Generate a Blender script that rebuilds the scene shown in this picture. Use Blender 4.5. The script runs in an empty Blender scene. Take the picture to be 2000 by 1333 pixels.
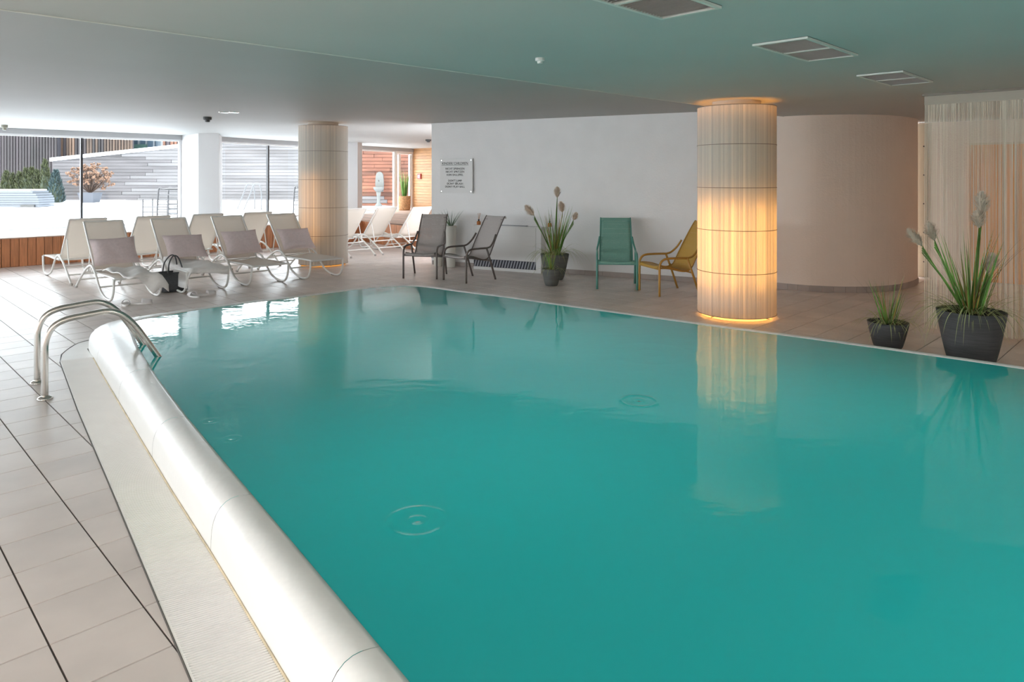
import bpy, math, random
from mathutils import Vector, Matrix
from mathutils.geometry import tessellate_polygon
random.seed(7)
C = bpy.context.scene.collection
S2 = math.sqrt(2.0)
F, YH, H = 1360.0, 347.0, 1.6            # focal length and horizon of the photograph in its pixels, eye height

# ---------------------------------------------------------------- camera
cd = bpy.data.cameras.new('camera'); cam = bpy.data.objects.new('camera', cd); C.objects.link(cam)
cam.location = (0, 0, H); cam.rotation_euler = (math.pi/2, 0, 0)
cd.sensor_width = 36; cd.lens = 36*F/2000; cd.shift_y = -(666.5-YH)/2000; cd.clip_end = 200
sc = bpy.context.scene; sc.camera = cam
sc.view_settings.view_transform = 'Standard'; sc.view_settings.look = 'None'
sc.view_settings.exposure = 0.27; sc.view_settings.gamma = 1.0; sc.view_settings.use_curve_mapping = False
sc.cycles.use_denoising = True; sc.cycles.max_bounces = 9; sc.cycles.diffuse_bounces = 5
sc.cycles.glossy_bounces = 4; sc.cycles.transparent_max_bounces = 16; sc.cycles.transmission_bounces = 5
sc.cycles.sample_clamp_indirect = 6.0; sc.cycles.caustics_reflective = False; sc.cycles.caustics_refractive = False

# ---------------------------------------------------------------- world, sun, daylight portals
w = bpy.data.worlds.new('overcast_sky'); sc.world = w; w.use_nodes = True
bg = w.node_tree.nodes['Background']; bg.inputs[0].default_value = (0.92, 0.95, 1.0, 1); bg.inputs[1].default_value = 9.2
sl = bpy.data.lights.new('sun', 'SUN'); sl.energy = 4.5; sl.angle = math.radians(3); sl.color = (1, .86, .68)
so = bpy.data.objects.new('sun', sl); C.objects.link(so)
so.rotation_euler = Vector((.42, .80, -.50)).to_track_quat('-Z', 'Y').to_euler()

# fill lamps added unseen behind the viewpoint to brighten the hall
FILL_LAMPS = [(-4.5, -1.5), (-.5, -3.2), (4.2, -2.4)]
for x, y in FILL_LAMPS:
    l = bpy.data.lights.new('fill_lamp', 'AREA'); l.shape = 'SQUARE'; l.size = 1.3; l.energy = 175; l.color = (1, .95, .89)
    o = bpy.data.objects.new('fill_lamp', l); C.objects.link(o); o.location = (x, y, 2.43)

def uv(u, v, z=None):
    p = ((u-v)/S2, (u+v)/S2)
    return p if z is None else (p[0], p[1], z)
def G(x, y, z=0.0):                       # ground point under a pixel of the photograph, at height z
    Y = F*(H-z)/(y-YH); return Vector(((x-1000)*Y/F, Y, z))
def AT(x, y, Y):                          # the point under a pixel at depth Y
    return Vector(((x-1000)*Y/F, Y, H-(y-YH)*Y/F))

GLASS = [(-17.6, 6.7), (-13.95, 10.35), (-10.3, 14.0), (-7.85, 16.48), (-7.25, 17.12), (-5.95, 19.5), (-4.84, 21.86), (-3.47, 24.2)]
def portal(a, b):
    a, b = Vector(a), Vector(b); d = b-a; L = d.length
    l = bpy.data.lights.new('daylight_portal', 'AREA'); l.shape = 'RECTANGLE'; l.size = L; l.size_y = 2.0
    l.cycles.is_portal = True
    o = bpy.data.objects.new('daylight_portal', l); C.objects.link(o)
    n = Vector((d.y, -d.x, 0)).normalized()
    o.matrix_world = Matrix.Translation((*(a+d/2)[:2], 1.52)) @ Matrix(((d.x/L, 0, -n.x), (d.y/L, 0, -n.y), (0, 1, 0))).to_4x4()
for k in range(len(GLASS)-1): portal(GLASS[k], GLASS[k+1])
ADDED_WEST = [(-9.0, -7.5), (-17.3, 6.2)]  # unseen window wall added to bring more daylight into the hall
portal(*ADDED_WEST)
# underwater lamps on the pool floor
for k, (x, y) in enumerate(((-2.0, 6.6), (.2, 6.0), (-.1, 3.6), (2.2, 4.2), (2.0, 1.6), (4.0, 2.6))):
    l = bpy.data.lights.new('underwater_lamp', 'AREA'); l.shape = 'DISK'; l.size = 1.6; l.energy = 12; l.color = (.75, 1, .93)
    o = bpy.data.objects.new('underwater_lamp', l); C.objects.link(o); o.location = (x, y, -1.28); o.rotation_euler = (math.pi, 0, 0)

# ---------------------------------------------------------------- materials
MATS = {}
def mat(name, col, rough=.6, metal=0., var=.0, scale=8., bump=0., bscale=60., trans=0., spec=.5, stretch=None, coat=0., detail=4., rnd=0., alpha=None):
    if name in MATS: return MATS[name]
    m = bpy.data.materials.new(name); m.use_nodes = True; nt = m.node_tree; N = nt.nodes; L = nt.links
    b = N['Principled BSDF']; b.inputs['Base Color'].default_value = (*col, 1)
    b.inputs['Roughness'].default_value = rough; b.inputs['Metallic'].default_value = metal
    b.inputs['Specular IOR Level'].default_value = spec; b.inputs['Coat Weight'].default_value = coat; b.inputs['Coat Roughness'].default_value = .08
    tc = N.new('ShaderNodeTexCoord'); mp = N.new('ShaderNodeMapping'); L.new(tc.outputs['Object'], mp.inputs[0])
    if stretch: mp.inputs['Scale'].default_value = stretch
    fac = None
    if var > 0:
        n = N.new('ShaderNodeTexNoise'); n.inputs['Scale'].default_value = scale; n.inputs['Detail'].default_value = detail; L.new(mp.outputs[0], n.inputs['Vector'])
        fac = n.outputs['Fac']
        mr = N.new('ShaderNodeMapRange'); mr.inputs[1].default_value = .3; mr.inputs[2].default_value = .7
        mr.inputs[3].default_value = 1-var; mr.inputs[4].default_value = 1+var; L.new(fac, mr.inputs[0]); fac = mr.outputs[0]
    if rnd > 0:
        g = N.new('ShaderNodeNewGeometry'); oi = N.new('ShaderNodeObjectInfo')
        a = N.new('ShaderNodeMath'); a.operation = 'ADD'; L.new(g.outputs['Random Per Island'], a.inputs[0]); L.new(oi.outputs['Random'], a.inputs[1])
        fr = N.new('ShaderNodeMath'); fr.operation = 'FRACT'; L.new(a.outputs[0], fr.inputs[0])
        mr = N.new('ShaderNodeMapRange'); mr.inputs[3].default_value = 1-rnd; mr.inputs[4].default_value = 1+rnd; L.new(fr.outputs[0], mr.inputs[0])
        if fac is None: fac = mr.outputs[0]
        else:
            x = N.new('ShaderNodeMath'); x.operation = 'MULTIPLY'; L.new(fac, x.inputs[0]); L.new(mr.outputs[0], x.inputs[1]); fac = x.outputs[0]
    if fac is not None:
        vm = N.new('ShaderNodeVectorMath'); vm.operation = 'SCALE'; vm.inputs[0].default_value = col; L.new(fac, vm.inputs['Scale'])
        L.new(vm.outputs[0], b.inputs['Base Color'])
    if bump > 0:
        n2 = N.new('ShaderNodeTexNoise'); n2.inputs['Scale'].default_value = bscale; L.new(mp.outputs[0], n2.inputs['Vector'])
        bp = N.new('ShaderNodeBump'); bp.inputs['Strength'].default_value = bump; bp.inputs['Distance'].default_value = .01
        L.new(n2.outputs['Fac'], bp.inputs['Height']); L.new(bp.outputs[0], b.inputs['Normal'])
    if trans > 0:
        t = N.new('ShaderNodeBsdfTranslucent'); t.inputs[0].default_value = (*col, 1); mx = N.new('ShaderNodeMixShader'); mx.inputs[0].default_value = trans
        L.new(b.outputs[0], mx.inputs[1]); L.new(t.outputs[0], mx.inputs[2]); L.new(mx.outputs[0], N['Material Output'].inputs[0])
    if alpha:                              # fine perforation: (cell size, open share)
        t = N.new('ShaderNodeBsdfTransparent'); mx = N.new('ShaderNodeMixShader')
        v = N.new('ShaderNodeTexVoronoi'); v.inputs['Scale'].default_value = 1/alpha[0]; v.inputs['Randomness'].default_value = .15; L.new(tc.outputs['Object'], v.inputs['Vector'])
        lt = N.new('ShaderNodeMath'); lt.operation = 'LESS_THAN'; lt.inputs[1].default_value = alpha[1]; L.new(v.outputs['Distance'], lt.inputs[0])
        L.new(lt.outputs[0], mx.inputs[0]); L.new(b.outputs[0], mx.inputs[1]); L.new(t.outputs[0], mx.inputs[2]); L.new(mx.outputs[0], N['Material Output'].inputs[0])
    MATS[name] = m; return m
def emis(name, col, s):
    m = bpy.data.materials.new(name); m.use_nodes = True; N = m.node_tree.nodes; e = N.new('ShaderNodeEmission')
    e.inputs[0].default_value = (*col, 1); e.inputs[1].default_value = s; m.node_tree.links.new(e.outputs[0], N['Material Output'].inputs[0]); return m
def glassmat(name, tint=(.93, .96, .95), refl=1.0):
    m = bpy.data.materials.new(name); m.use_nodes = True; N = m.node_tree.nodes; L = m.node_tree.links
    t = N.new('ShaderNodeBsdfTransparent'); t.inputs[0].default_value = (*tint, 1); g = N.new('ShaderNodeBsdfGlossy'); g.inputs['Roughness'].default_value = .02
    f = N.new('ShaderNodeFresnel'); f.inputs[0].default_value = 1.4; mx = N.new('ShaderNodeMixShader'); gg = N.new('ShaderNodeNewGeometry'); iv = N.new('ShaderNodeMath'); iv.operation = 'SUBTRACT'; iv.inputs[0].default_value = 1.0; L.new(gg.outputs['Backfacing'], iv.inputs[1])
    mu = N.new('ShaderNodeMath'); mu.operation = 'MULTIPLY'; L.new(f.outputs[0], mu.inputs[0]); L.new(iv.outputs[0], mu.inputs[1]); L.new(mu.outputs[0], mx.inputs[0])
    L.new(t.outputs[0], mx.inputs[1]); L.new(g.outputs[0], mx.inputs[2]); L.new(mx.outputs[0], N['Material Output'].inputs[0]); return m

white_wall = mat('white_plaster', (.87, .86, .86), .75, var=.02, scale=3, bump=.25, bscale=40)
warm_wall = mat('cream_plaster', (.84, .72, .63), .75, var=.02, scale=3, bump=.25, bscale=40)
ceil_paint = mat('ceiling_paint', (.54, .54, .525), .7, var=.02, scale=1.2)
ceil_far = mat('far_ceiling_tone', (.44, .44, .43), .6, var=.02, scale=1.2)  # far section set in a darker tone than the ceiling over the pool
pillar_paint = mat('pillar_paint', (.58, .57, .57), .7)
grout = mat('grout', (.11, .095, .088), .9, var=.1, scale=30)
tile_m = mat('beige_stone_tile', (.72, .64, .60), .34, var=.09, scale=2.6, rnd=.05, bump=.05, bscale=25, stretch=(1, 1, 1), detail=6)
plinth_m = mat('plinth_tile', (.42, .36, .33), .5, var=.08, scale=6, rnd=.05)
rim_m = mat('glazed_white_ceramic', (.88, .87, .85), .30, var=.015, scale=4, bump=.35, bscale=14, coat=.15)
grate_m = mat('ivory_plastic', (.93, .91, .88), .4, var=.02, scale=5)
seal_m = mat('stained_sealant', (.62, .52, .36), .7, var=.2, scale=8)
steel = mat('brushed_steel', (.62, .60, .57), .20, 1.0, var=.03, scale=20)
dark_metal = mat('dark_metal', (.03, .03, .032), .45, .6)
white_metal = mat('white_powder_coat', (.84, .83, .80), .35)
sling = mat('ivory_mesh_fabric', (.93, .88, .82), .75, trans=.42, bump=.3, bscale=350)
mauve = mat('mauve_linen', (.78, .66, .655), .9, var=.05, scale=30, bump=.5, bscale=220)
towel_m = mat('white_terry', (.93, .91, .89), .95, var=.03, scale=25, bump=.4, bscale=160)
wicker = mat('dark_woven_cord', (.085, .088, .095), .8, bump=1.0, bscale=130, var=.3, scale=120)
cedar = mat('oiled_cedar', (.50, .20, .085), .5, var=.20, scale=5, stretch=(9, 9, .8), rnd=.16, detail=6)
deckwood = mat('pale_deck_boards', (.52, .36, .28), .6, var=.12, scale=4, rnd=.12)
siding = mat('honey_siding', (.50, .26, .115), .5, var=.12, scale=4, stretch=(1, 1, 8), rnd=.10)
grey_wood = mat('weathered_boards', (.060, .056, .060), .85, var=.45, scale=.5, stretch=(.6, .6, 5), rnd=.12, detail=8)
bright_wood = mat('brighter_boards', (.085, .082, .086), .85, var=.3, scale=.5, stretch=(.6, .6, 6), rnd=.06, detail=8)  # lighter copy of the weathered boards; long fence's sunlit part put into colour
red_wood = mat('red_larch_boards', (.10, .036, .021), .8, var=.55, scale=.8, stretch=(.8, .8, 3), rnd=.25, detail=8)
slat_m = mat('dark_brown_slats', (.014, .010, .012), .8, var=.6, scale=.7, stretch=(1, 1, .3), rnd=.5, detail=6)
slat2_m = mat('tan_slats', (.060, .036, .024), .8, var=.5, scale=.7, stretch=(1, 1, .3), rnd=.4, detail=6)
snow_m = mat('snow', (.86, .89, .93), .7, bump=.5, bscale=3)
teal_m = mat('sea_green_plastic', (.21, .44, .37), .42, bump=.6, bscale=150, alpha=(.014, .30))
teal_s = mat('sea_green_frame', (.085, .28, .235), .4)
must_m = mat('mustard_plastic', (.60, .35, .06), .42, bump=.6, bscale=150, alpha=(.014, .30))
must_s = mat('mustard_frame', (.44, .24, .045), .4)
taupe_m = mat('taupe_plastic', (.50, .45, .43), .45, bump=.5, bscale=150, alpha=(.014, .34))
taupe_s = mat('dark_taupe_frame', (.13, .105, .095), .4)
pot_m = mat('anthracite_ribbed_pot', (.062, .062, .066), .6, var=.25, scale=5, stretch=(1, 1, 14), bump=.4, bscale=40)
pot2_m = mat('grey_ribbed_pot', (.12, .125, .12), .6, var=.25, scale=5, stretch=(1, 1, 14), bump=.4, bscale=40)
soil_m = mat('dark_soil', (.03, .022, .017), .95)
leaf_m = mat('grass_leaf', (.17, .34, .07), .5, var=.5, scale=6, trans=.25, rnd=.45)
leaf_p = mat('pale_grass_leaf', (.48, .52, .24), .6, var=.3, scale=6, trans=.3, rnd=.3)
leaf_y = mat('yellowed_leaf', (.42, .26, .07), .6, var=.3, scale=6, trans=.2, rnd=.3)
stem_m = mat('brown_stem', (.15, .10, .06), .7, rnd=.3)
plume_m = mat('feathery_plume', (.86, .76, .66), .95, var=.15, scale=20, trans=.4, rnd=.15)
amber = mat('amber_liquid', (.75, .30, .10), .1, trans=.4)
black_m = mat('black_plastic', (.015, .015, .017), .4)
sign_m = mat('frosted_acrylic', (.76, .75, .74), .5)
unit_m = mat('unit_white', (.82, .81, .80), .4)
grille_m = mat('grille_slat', (.36, .37, .42), .4)
blackink = mat('printed_black', (.02, .02, .02), .6)

# ---------------------------------------------------------------- builders
class MB:
    def __init__(s): s.v = []; s.f = []
    def add(s, vs, fs):
        o = len(s.v); s.v += [tuple(x) for x in vs]; s.f += [tuple(i+o for i in f) for f in fs]; return s
    def box(s, a, b, M=None):
        (x0, y0, z0), (x1, y1, z1) = a, b
        vs = [Vector(p) for p in ((x0,y0,z0),(x1,y0,z0),(x1,y1,z0),(x0,y1,z0),(x0,y0,z1),(x1,y0,z1),(x1,y1,z1),(x0,y1,z1))]
        if M: vs = [M @ p for p in vs]
        return s.add(vs, [(0,3,2,1),(4,5,6,7),(0,1,5,4),(1,2,6,5),(2,3,7,6),(3,0,4,7)])
    def prism(s, poly, z0, z1, M=None):
        n = len(poly)
        if sum(poly[i][0]*poly[(i+1) % n][1]-poly[(i+1) % n][0]*poly[i][1] for i in range(n)) < 0: poly = poly[::-1]
        vs = [Vector((p[0], p[1], z0)) for p in poly]+[Vector((p[0], p[1], z1)) for p in poly]
        if M: vs = [M @ p for p in vs]
        return s.add(vs, [tuple(range(n))[::-1], tuple(range(n, 2*n))]+[(i, (i+1) % n, n+(i+1) % n, n+i) for i in range(n)])
    def tube(s, pts, r, n=8, closed=False, taper=None):
        P = [Vector(p) for p in pts]; m = len(P); rings = []; up = None
        for i, p in enumerate(P):
            if closed: t = P[(i+1) % m]-P[i-1]
            else: t = P[min(i+1, m-1)]-P[max(i-1, 0)]
            t.normalize()
            if up is None: up = Vector((0, 0, 1)) if abs(t.z) < .9 else Vector((1, 0, 0))
            a = (up-t*up.dot(t)); a = a.normalized() if a.length > 1e-6 else t.orthogonal().normalized()
            up = a; b = t.cross(a); rr = r if taper is None else r*taper[i]
            rings.append([p+a*rr*math.cos(2*math.pi*k/n)+b*rr*math.sin(2*math.pi*k/n) for k in range(n)])
        vs = [v for R in rings for v in R]; fs = []
        for i in range(m if closed else m-1):
            j = (i+1) % m
            fs += [(i*n+k, i*n+(k+1) % n, j*n+(k+1) % n, j*n+k) for k in range(n)]
        if not closed: fs += [tuple(range(n))[::-1], tuple((m-1)*n+k for k in range(n))]
        return s.add(vs, fs)
    def lathe(s, prof, n=24, c=(0, 0, 0), cap=True):
        vs = []; fs = []; m = len(prof)
        for r, z in prof: vs += [(c[0]+r*math.cos(2*math.pi*k/n), c[1]+r*math.sin(2*math.pi*k/n), c[2]+z) for k in range(n)]
        for i in range(m-1): fs += [(i*n+k, i*n+(k+1) % n, (i+1)*n+(k+1) % n, (i+1)*n+k) for k in range(n)]
        if cap: fs += [tuple(range(n))[::-1], tuple((m-1)*n+k for k in range(n))]
        return s.add(vs, fs)
    def grid(s, rows, thick=0.0):
        nr, nc = len(rows), len(rows[0]); vs = [Vector(p) for r in rows for p in r]
        fs = [(i*nc+j, i*nc+j+1, (i+1)*nc+j+1, (i+1)*nc+j) for i in range(nr-1) for j in range(nc-1)]
        if thick:
            nn = []
            for i in range(nr):
                for j in range(nc):
                    du = vs[i*nc+min(j+1, nc-1)]-vs[i*nc+max(j-1, 0)]; dv = vs[min(i+1, nr-1)*nc+j]-vs[max(i-1, 0)*nc+j]
                    nn.append(du.cross(dv).normalized())
            K = len(vs); vs = vs+[v-q*thick for v, q in zip(vs, nn)]
            fs = fs+[tuple(K+i for i in f[::-1]) for f in fs]
            B = [j for j in range(nc)]+[i*nc+nc-1 for i in range(1, nr)]+[(nr-1)*nc+j for j in range(nc-2, -1, -1)]+[i*nc for i in range(nr-2, 0, -1)]
            fs += [(B[k], K+B[k], K+B[(k+1) % len(B)], B[(k+1) % len(B)]) for k in range(len(B))]
        return s.add(vs, fs)
    def mesh(s, name, m, smooth=False):
        me = bpy.data.meshes.new(name); me.from_pydata(s.v, [], s.f); me.update()
        if m: me.materials.append(m)
        if smooth: me.polygons.foreach_set('use_smooth', [True]*len(me.polygons))
        return me
    def build(s, name, m, parent=None, smooth=False):
        o = bpy.data.objects.new(name, s.mesh(name, m, smooth)); C.objects.link(o); o.parent = parent; return o
def tag(o, label=None, cat=None, group=None, kind=None):
    if label: o['label'] = label
    if cat: o['category'] = cat
    if group: o['group'] = group
    if kind: o['kind'] = kind
    return o
def thing(name, label, cat, loc=(0, 0, 0), rz=0, group=None):
    o = bpy.data.objects.new(name, None); C.objects.link(o); o.location = loc; o.rotation_euler = (0, 0, rz); o.empty_display_size = .1
    return tag(o, label, cat, group)
def struct(name, mb, m, label=None, parent=None, smooth=False):
    return tag(mb.build(name, m, parent, smooth), label, None, None, None if parent else 'structure')
def dup(root, loc, rz, label, group=None):
    r = root.copy(); C.objects.link(r); r.location = loc; r.rotation_euler = (0, 0, rz); r['label'] = label
    if group: r['group'] = group
    for ch in list(root.children):
        c = ch.copy(); C.objects.link(c); c.parent = r
        for g in list(ch.children):
            d = g.copy(); C.objects.link(d); d.parent = c
    return r
def smooth_path(P, k=6, closed=False):     # Catmull-Rom
    P = [Vector(p) for p in P]; n = len(P); out = []
    for i in range(n if closed else n-1):
        g = (lambda q: P[q % n]) if closed else (lambda q: P[max(0, min(n-1, q))])
        p0, p1, p2, p3 = g(i-1), g(i), g(i+1), g(i+2)
        for s in range(k):
            t = s/k
            out.append(.5*((2*p1)+(p2-p0)*t+(2*p0-5*p1+4*p2-p3)*t*t+(3*p1-p0-3*p2+p3)*t**3))
    if not closed: out.append(P[-1])
    return out
def frame(a, d, z=0):                       # matrix: x along d (2-d), y to the left of it, origin a
    d = Vector((d[0], d[1])).normalized()
    return Matrix(((d.x, -d.y, 0, a[0]), (d.y, d.x, 0, a[1]), (0, 0, 1, z), (0, 0, 0, 1)))
def interp(T, x):
    if x <= T[0][0]: return T[0][1]
    for (a, p), (b, q) in zip(T, T[1:]):
        if x <= b: return p+(q-p)*(x-a)/(b-a)
    return T[-1][1]

# ================================================================ STRUCTURE
# ---- plan of the pool
D = Vector((-.5985, .8012)); NN = Vector((.8012, .5985))
def nt(n, t): return NN*n+D*t
wT = [(1.7, .929), (2.66, .925), (3.61, .917), (4.41, .915), (5.4, .928), (6.4, .965), (7.34, 1.038)]
bT = [(2.19, .754), (3.09, .750), (3.88, .736), (4.51, .7306), (6.37, .720), (7.38, .722)]
oT = [(2.37, .508), (3.2, .4997), (4.06, .492), (5.64, .473), (6.5, .474), (7.3, .4736)]
ts = [-1.1+.25*k for k in range(34)]
ts = [t for t in ts if t <= 7.3]
water_e = [nt(interp(wT, t), t) for t in ts]; base_e = [nt(interp(bT, t), t) for t in ts]
water_pts = [water_e[-1]]+[Vector(p) for p in ((-3.63, 6.66), (-3.66, 6.80), (-3.60, 6.93), (-3.489, 7.104), (-3.269, 7.409), (-2.959, 7.74), (-2.502, 8.12), (-2.02, 8.60), (-1.75, 8.82), (-1.45, 8.95), (-1.15, 8.90), (-.625, 8.5), (0, 8.05), (.558, 7.586), (1.25, 7.045), (1.918, 6.521), (2.6, 6.01), (3.29, 5.456), (3.733, 5.077), (4.4, 4.46), (5.0, 3.75), (5.3, 2.9), (5.2, 1.6), (4.7, .2), (3.9, -1.2), (3.0, -1.9), (2.3, -1.85), (1.8, -1.2))]
corner_base = {0: (-3.87, 6.37), 1: (-3.99, 6.56), 2: (-4.01, 6.80), 3: (-3.90, 7.02), 4: (-3.66, 7.24), 5: (-3.36, 7.50)}
far_w = smooth_path([(p[0], p[1], 0) for p in water_pts], 5)
def offs(path, d):
    out = []
    for i, p in enumerate(path):
        t = (path[min(i+1, len(path)-1)]-path[max(i-1, 0)]).normalized(); out.append(p+Vector((-t.y, t.x, 0))*d)
    return out
off = offs(far_w, .125)
cb = smooth_path([(*base_e[-1], 0)]+[(*corner_base[k], 0) for k in range(1, 6)], 5)
far_b = cb+off[len(cb):]
rim_w = [Vector((*p, 0)) for p in water_e[:-1]]+far_w
rim_b = [Vector((*p, 0)) for p in base_e[:-1]]+far_b
rim_b = rim_b[:len(rim_w)]
nleft = len(water_e)-1
WZ = .2
prof = [(0, 0), (.004, .05), (.02, .09), (.06, .125), (.13, .155), (.23, .18), (.36, .198), (.5, .207), (.65, .209), (.8, .206), (.9, .203), (1.0, .199), (1.0, .12)]
pool = thing('swimming_pool', 'raised free form swimming pool with white ceramic rim set in the tiled floor', 'pool', (0, 0, 0))
def rim_piece(i0, i1):
    rows = []
    for i in range(i0, i1+1):
        b, q = rim_b[i], rim_w[i]
        if i == i0 and i0 > 0: b = b.lerp(rim_b[i+1], .012); q = q.lerp(rim_w[i+1], .012)
        rows.append([Vector((*(b.lerp(q, s))[:2], z)) for s, z in prof])
    mb = MB().grid(rows); mb.build('rim_section', rim_m, pool, True)
cuts = list(range(2, nleft, 5))
cuts = [0]+cuts+[nleft+k for k in (6, 22, 38, 54, 70, 86, 102, 118, 134)]
cuts = sorted(set(c for c in cuts if c < len(rim_w)-1))+[len(rim_w)-1]
for a, b in zip(cuts, cuts[1:]): rim_piece(a, b)
# gutter along the left side
gout = [nt(interp(oT, t), t) for t in ts]
gend = [Vector(p) for p in ((-4.07, 6.289), (-4.14, 6.496), (-4.187, 6.716), (-4.134, 6.864), (-3.95, 6.95))]
foot_poly = [Vector((*p, 0)) for p in gout]+smooth_path([(*p, 0) for p in gend], 3)+far_b[22:]
foot_poly = [(p.x, p.y) for p in foot_poly]
# ---- water
wm = bpy.data.materials.new('pool_water'); wm.use_nodes = True; N = wm.node_tree.nodes; L = wm.node_tree.links
b = N['Principled BSDF']; b.inputs['Base Color'].default_value = (.006, .47, .40, 1); b.inputs['Roughness'].default_value = .015
b.inputs['IOR'].default_value = 1.333; b.inputs['Specular IOR Level'].default_value = .5
geo = N.new('ShaderNodeNewGeometry')
tl = N.new('ShaderNodeBsdfTranslucent'); tl.inputs[0].default_value = (.035, .60, .60, 1)
wdf = N.new('ShaderNodeBsdfDiffuse'); wdf.inputs[0].default_value = (.025, .40, .41, 1)
wg = N.new('ShaderNodeBsdfGlossy'); wg.inputs['Roughness'].default_value = .015
wmx = N.new('ShaderNodeMixShader'); wmx.inputs[0].default_value = .5; L.new(wdf.outputs[0], wmx.inputs[1]); L.new(tl.outputs[0], wmx.inputs[2])
wfr = N.new('ShaderNodeFresnel'); wfr.inputs[0].default_value = 1.45; wm2 = N.new('ShaderNodeMixShader'); L.new(wfr.outputs[0], wm2.inputs[0]); L.new(wmx.outputs[0], wm2.inputs[1]); L.new(wg.outputs[0], wm2.inputs[2]); L.new(wm2.outputs[0], N['Material Output'].inputs[0])
mp = N.new('ShaderNodeMapping'); mp.inputs['Scale'].default_value = (1, 1.6, 1); L.new(geo.outputs['Position'], mp.inputs[0])
n1 = N.new('ShaderNodeTexNoise'); n1.inputs['Scale'].default_value = 3.2; n1.inputs['Detail'].default_value = 3; L.new(mp.outputs[0], n1.inputs['Vector'])
n2 = N.new('ShaderNodeTexNoise'); n2.inputs['Scale'].default_value = 14; n2.inputs['Detail'].default_value = 2; L.new(mp.outputs[0], n2.inputs['Vector'])
def math_n(op, a, b=None, c=None):
    m = N.new('ShaderNodeMath'); m.operation = op
    for i, x in enumerate((a, b, c)):
        if x is None: continue
        if isinstance(x, (int, float)): m.inputs[i].default_value = x
        else: L.new(x, m.inputs[i])
    return m.outputs[0]
hgt = math_n('ADD', math_n('MULTIPLY', n1.outputs['Fac'], .0022), math_n('MULTIPLY', n2.outputs['Fac'], .0003))
for (px, py, rad, amp) in ((815, 1018, .12, .0031), (1248, 783, .11, .0028), (599, 669, .10, .0005), (822, 659, .09, .0005), (488, 741, .10, .0004), (805, 822, .30, .00055), (1270, 690, .34, .0005), (452, 858, .05, .0007), (411, 823, .05, .0007)):
    p = G(px, py, WZ); vd = N.new('ShaderNodeVectorMath'); vd.operation = 'DISTANCE'; L.new(geo.outputs['Position'], vd.inputs[0]); vd.inputs[1].default_value = (p.x, p.y, WZ)
    d_ = vd.outputs['Value']
    for r0, wd, am in ((rad, rad*.10+.003, amp), (rad*.3, rad*.08+.003, amp*.8), (0, .011, -amp*1.5)):
        e = math_n('DIVIDE', math_n('SUBTRACT', d_, r0), wd); e = math_n('MULTIPLY', e, e)
        g_ = math_n('POWER', 2.718, math_n('MULTIPLY', e, -1.0)); hgt = math_n('MULTIPLY_ADD', g_, am, hgt)
bp = N.new('ShaderNodeBump'); bp.inputs['Strength'].default_value = 1; bp.inputs['Distance'].default_value = 1.0; L.new(hgt, bp.inputs['Height']); L.new(bp.outputs[0], wg.inputs['Normal']); L.new(bp.outputs[0], wfr.inputs['Normal']); N.remove(b)
wpoly = [(p.x, p.y) for p in rim_w]
from mathutils.geometry import tessellate_polygon
tri = tessellate_polygon([[Vector((x, y, 0)) for x, y in wpoly]])
wb = MB().add([(x, y, WZ) for x, y in wpoly], [tuple(t) for t in tri])
wo = wb.build('pool_water', wm)
for pl in wo.data.polygons:
    if pl.normal.z < 0: pl.flip()
tag(wo, 'calm turquoise pool water filled level with the white rim', 'water', kind='stuff')
# ---- gutter grating
grating = thing('gutter_grating', 'ivory slatted overflow grating along the near side of the pool', 'grating')
gb = MB(); gb.prism([tuple(p) for p in gout]+[(p.x, p.y) for p in smooth_path([(*p, 0) for p in gend], 3)]+[tuple(p) for p in base_e[::-1]], -.02, -.008); gb.build('channel_bed', mat('channel_bed', (.42, .41, .38), .7), grating)
def slats(t0, t1):
    mb = MB(); t = t0; sk = -.10
    while t < t1:
        o = nt(interp(oT, t)+.006, t); i = nt(interp(bT, t-.0)-.008, t+sk*(interp(bT, t)-interp(oT, t)))
        dd = (D*.0094)
        for q in (0,):
            a0, a1, b0, b1 = o, o+dd, i, i+dd
            mb.add([(*a0, -.012), (*a1, -.012), (*b1, -.012), (*b0, -.012), (*(a0+dd*.2), .004), (*(a1-dd*.2), .004), (*(b1-dd*.2), .004), (*(b0+dd*.2), .004)],
                   [(4, 5, 6, 7), (0, 1, 5, 4), (1, 2, 6, 5), (2, 3, 7, 6), (3, 0, 4, 7)])
        t += .0135
    for q in (.0,):
        rows = [[(*nt(interp(oT, t)+.001, t), -.01), (*nt(interp(oT, t)+.001, t), .003), (*nt(interp(oT, t)+.009, t), .003), (*nt(interp(oT, t)+.009, t), -.01)] for t in [t0+(t1-t0)*k/8 for k in range(9)]]
        mb.grid(rows)
    tag(mb.build('grating_section', grate_m, grating), kind='stuff')
tt = -1.1
while tt < 7.2:
    slats(tt, min(tt+.995, 7.22)); tt += 1.0
ends = MB(); rr = [(*nt(interp(oT, 7.2)+.004, 7.2), 0)]+[(p.x+.012, p.y-.006, 0) for p in smooth_path([(*p, 0) for p in gend[:4]], 3)]
ends.prism([(p[0], p[1]) for p in rr]+[(-3.93, 6.86), (-3.97, 6.5), tuple(base_e[-1])], -.012, .003); ends.build('end_plate', grate_m, grating)
sl_ = MB().tube([(*(nt(interp(bT, t)-.004, t)), .004) for t in ts], .005, 5); sl_.build('sealant_line', seal_m, grating)
jt = MB().tube([(*(nt(interp(oT, t)-.002, t)), 0.0) for t in ts]+[(p.x, p.y, 0) for p in smooth_path([(*p, 0) for p in gend], 3)], .004, 5); jt.build('edge_joint', mat('dark_joint', (.10, .09, .08), .8), grating)

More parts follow.
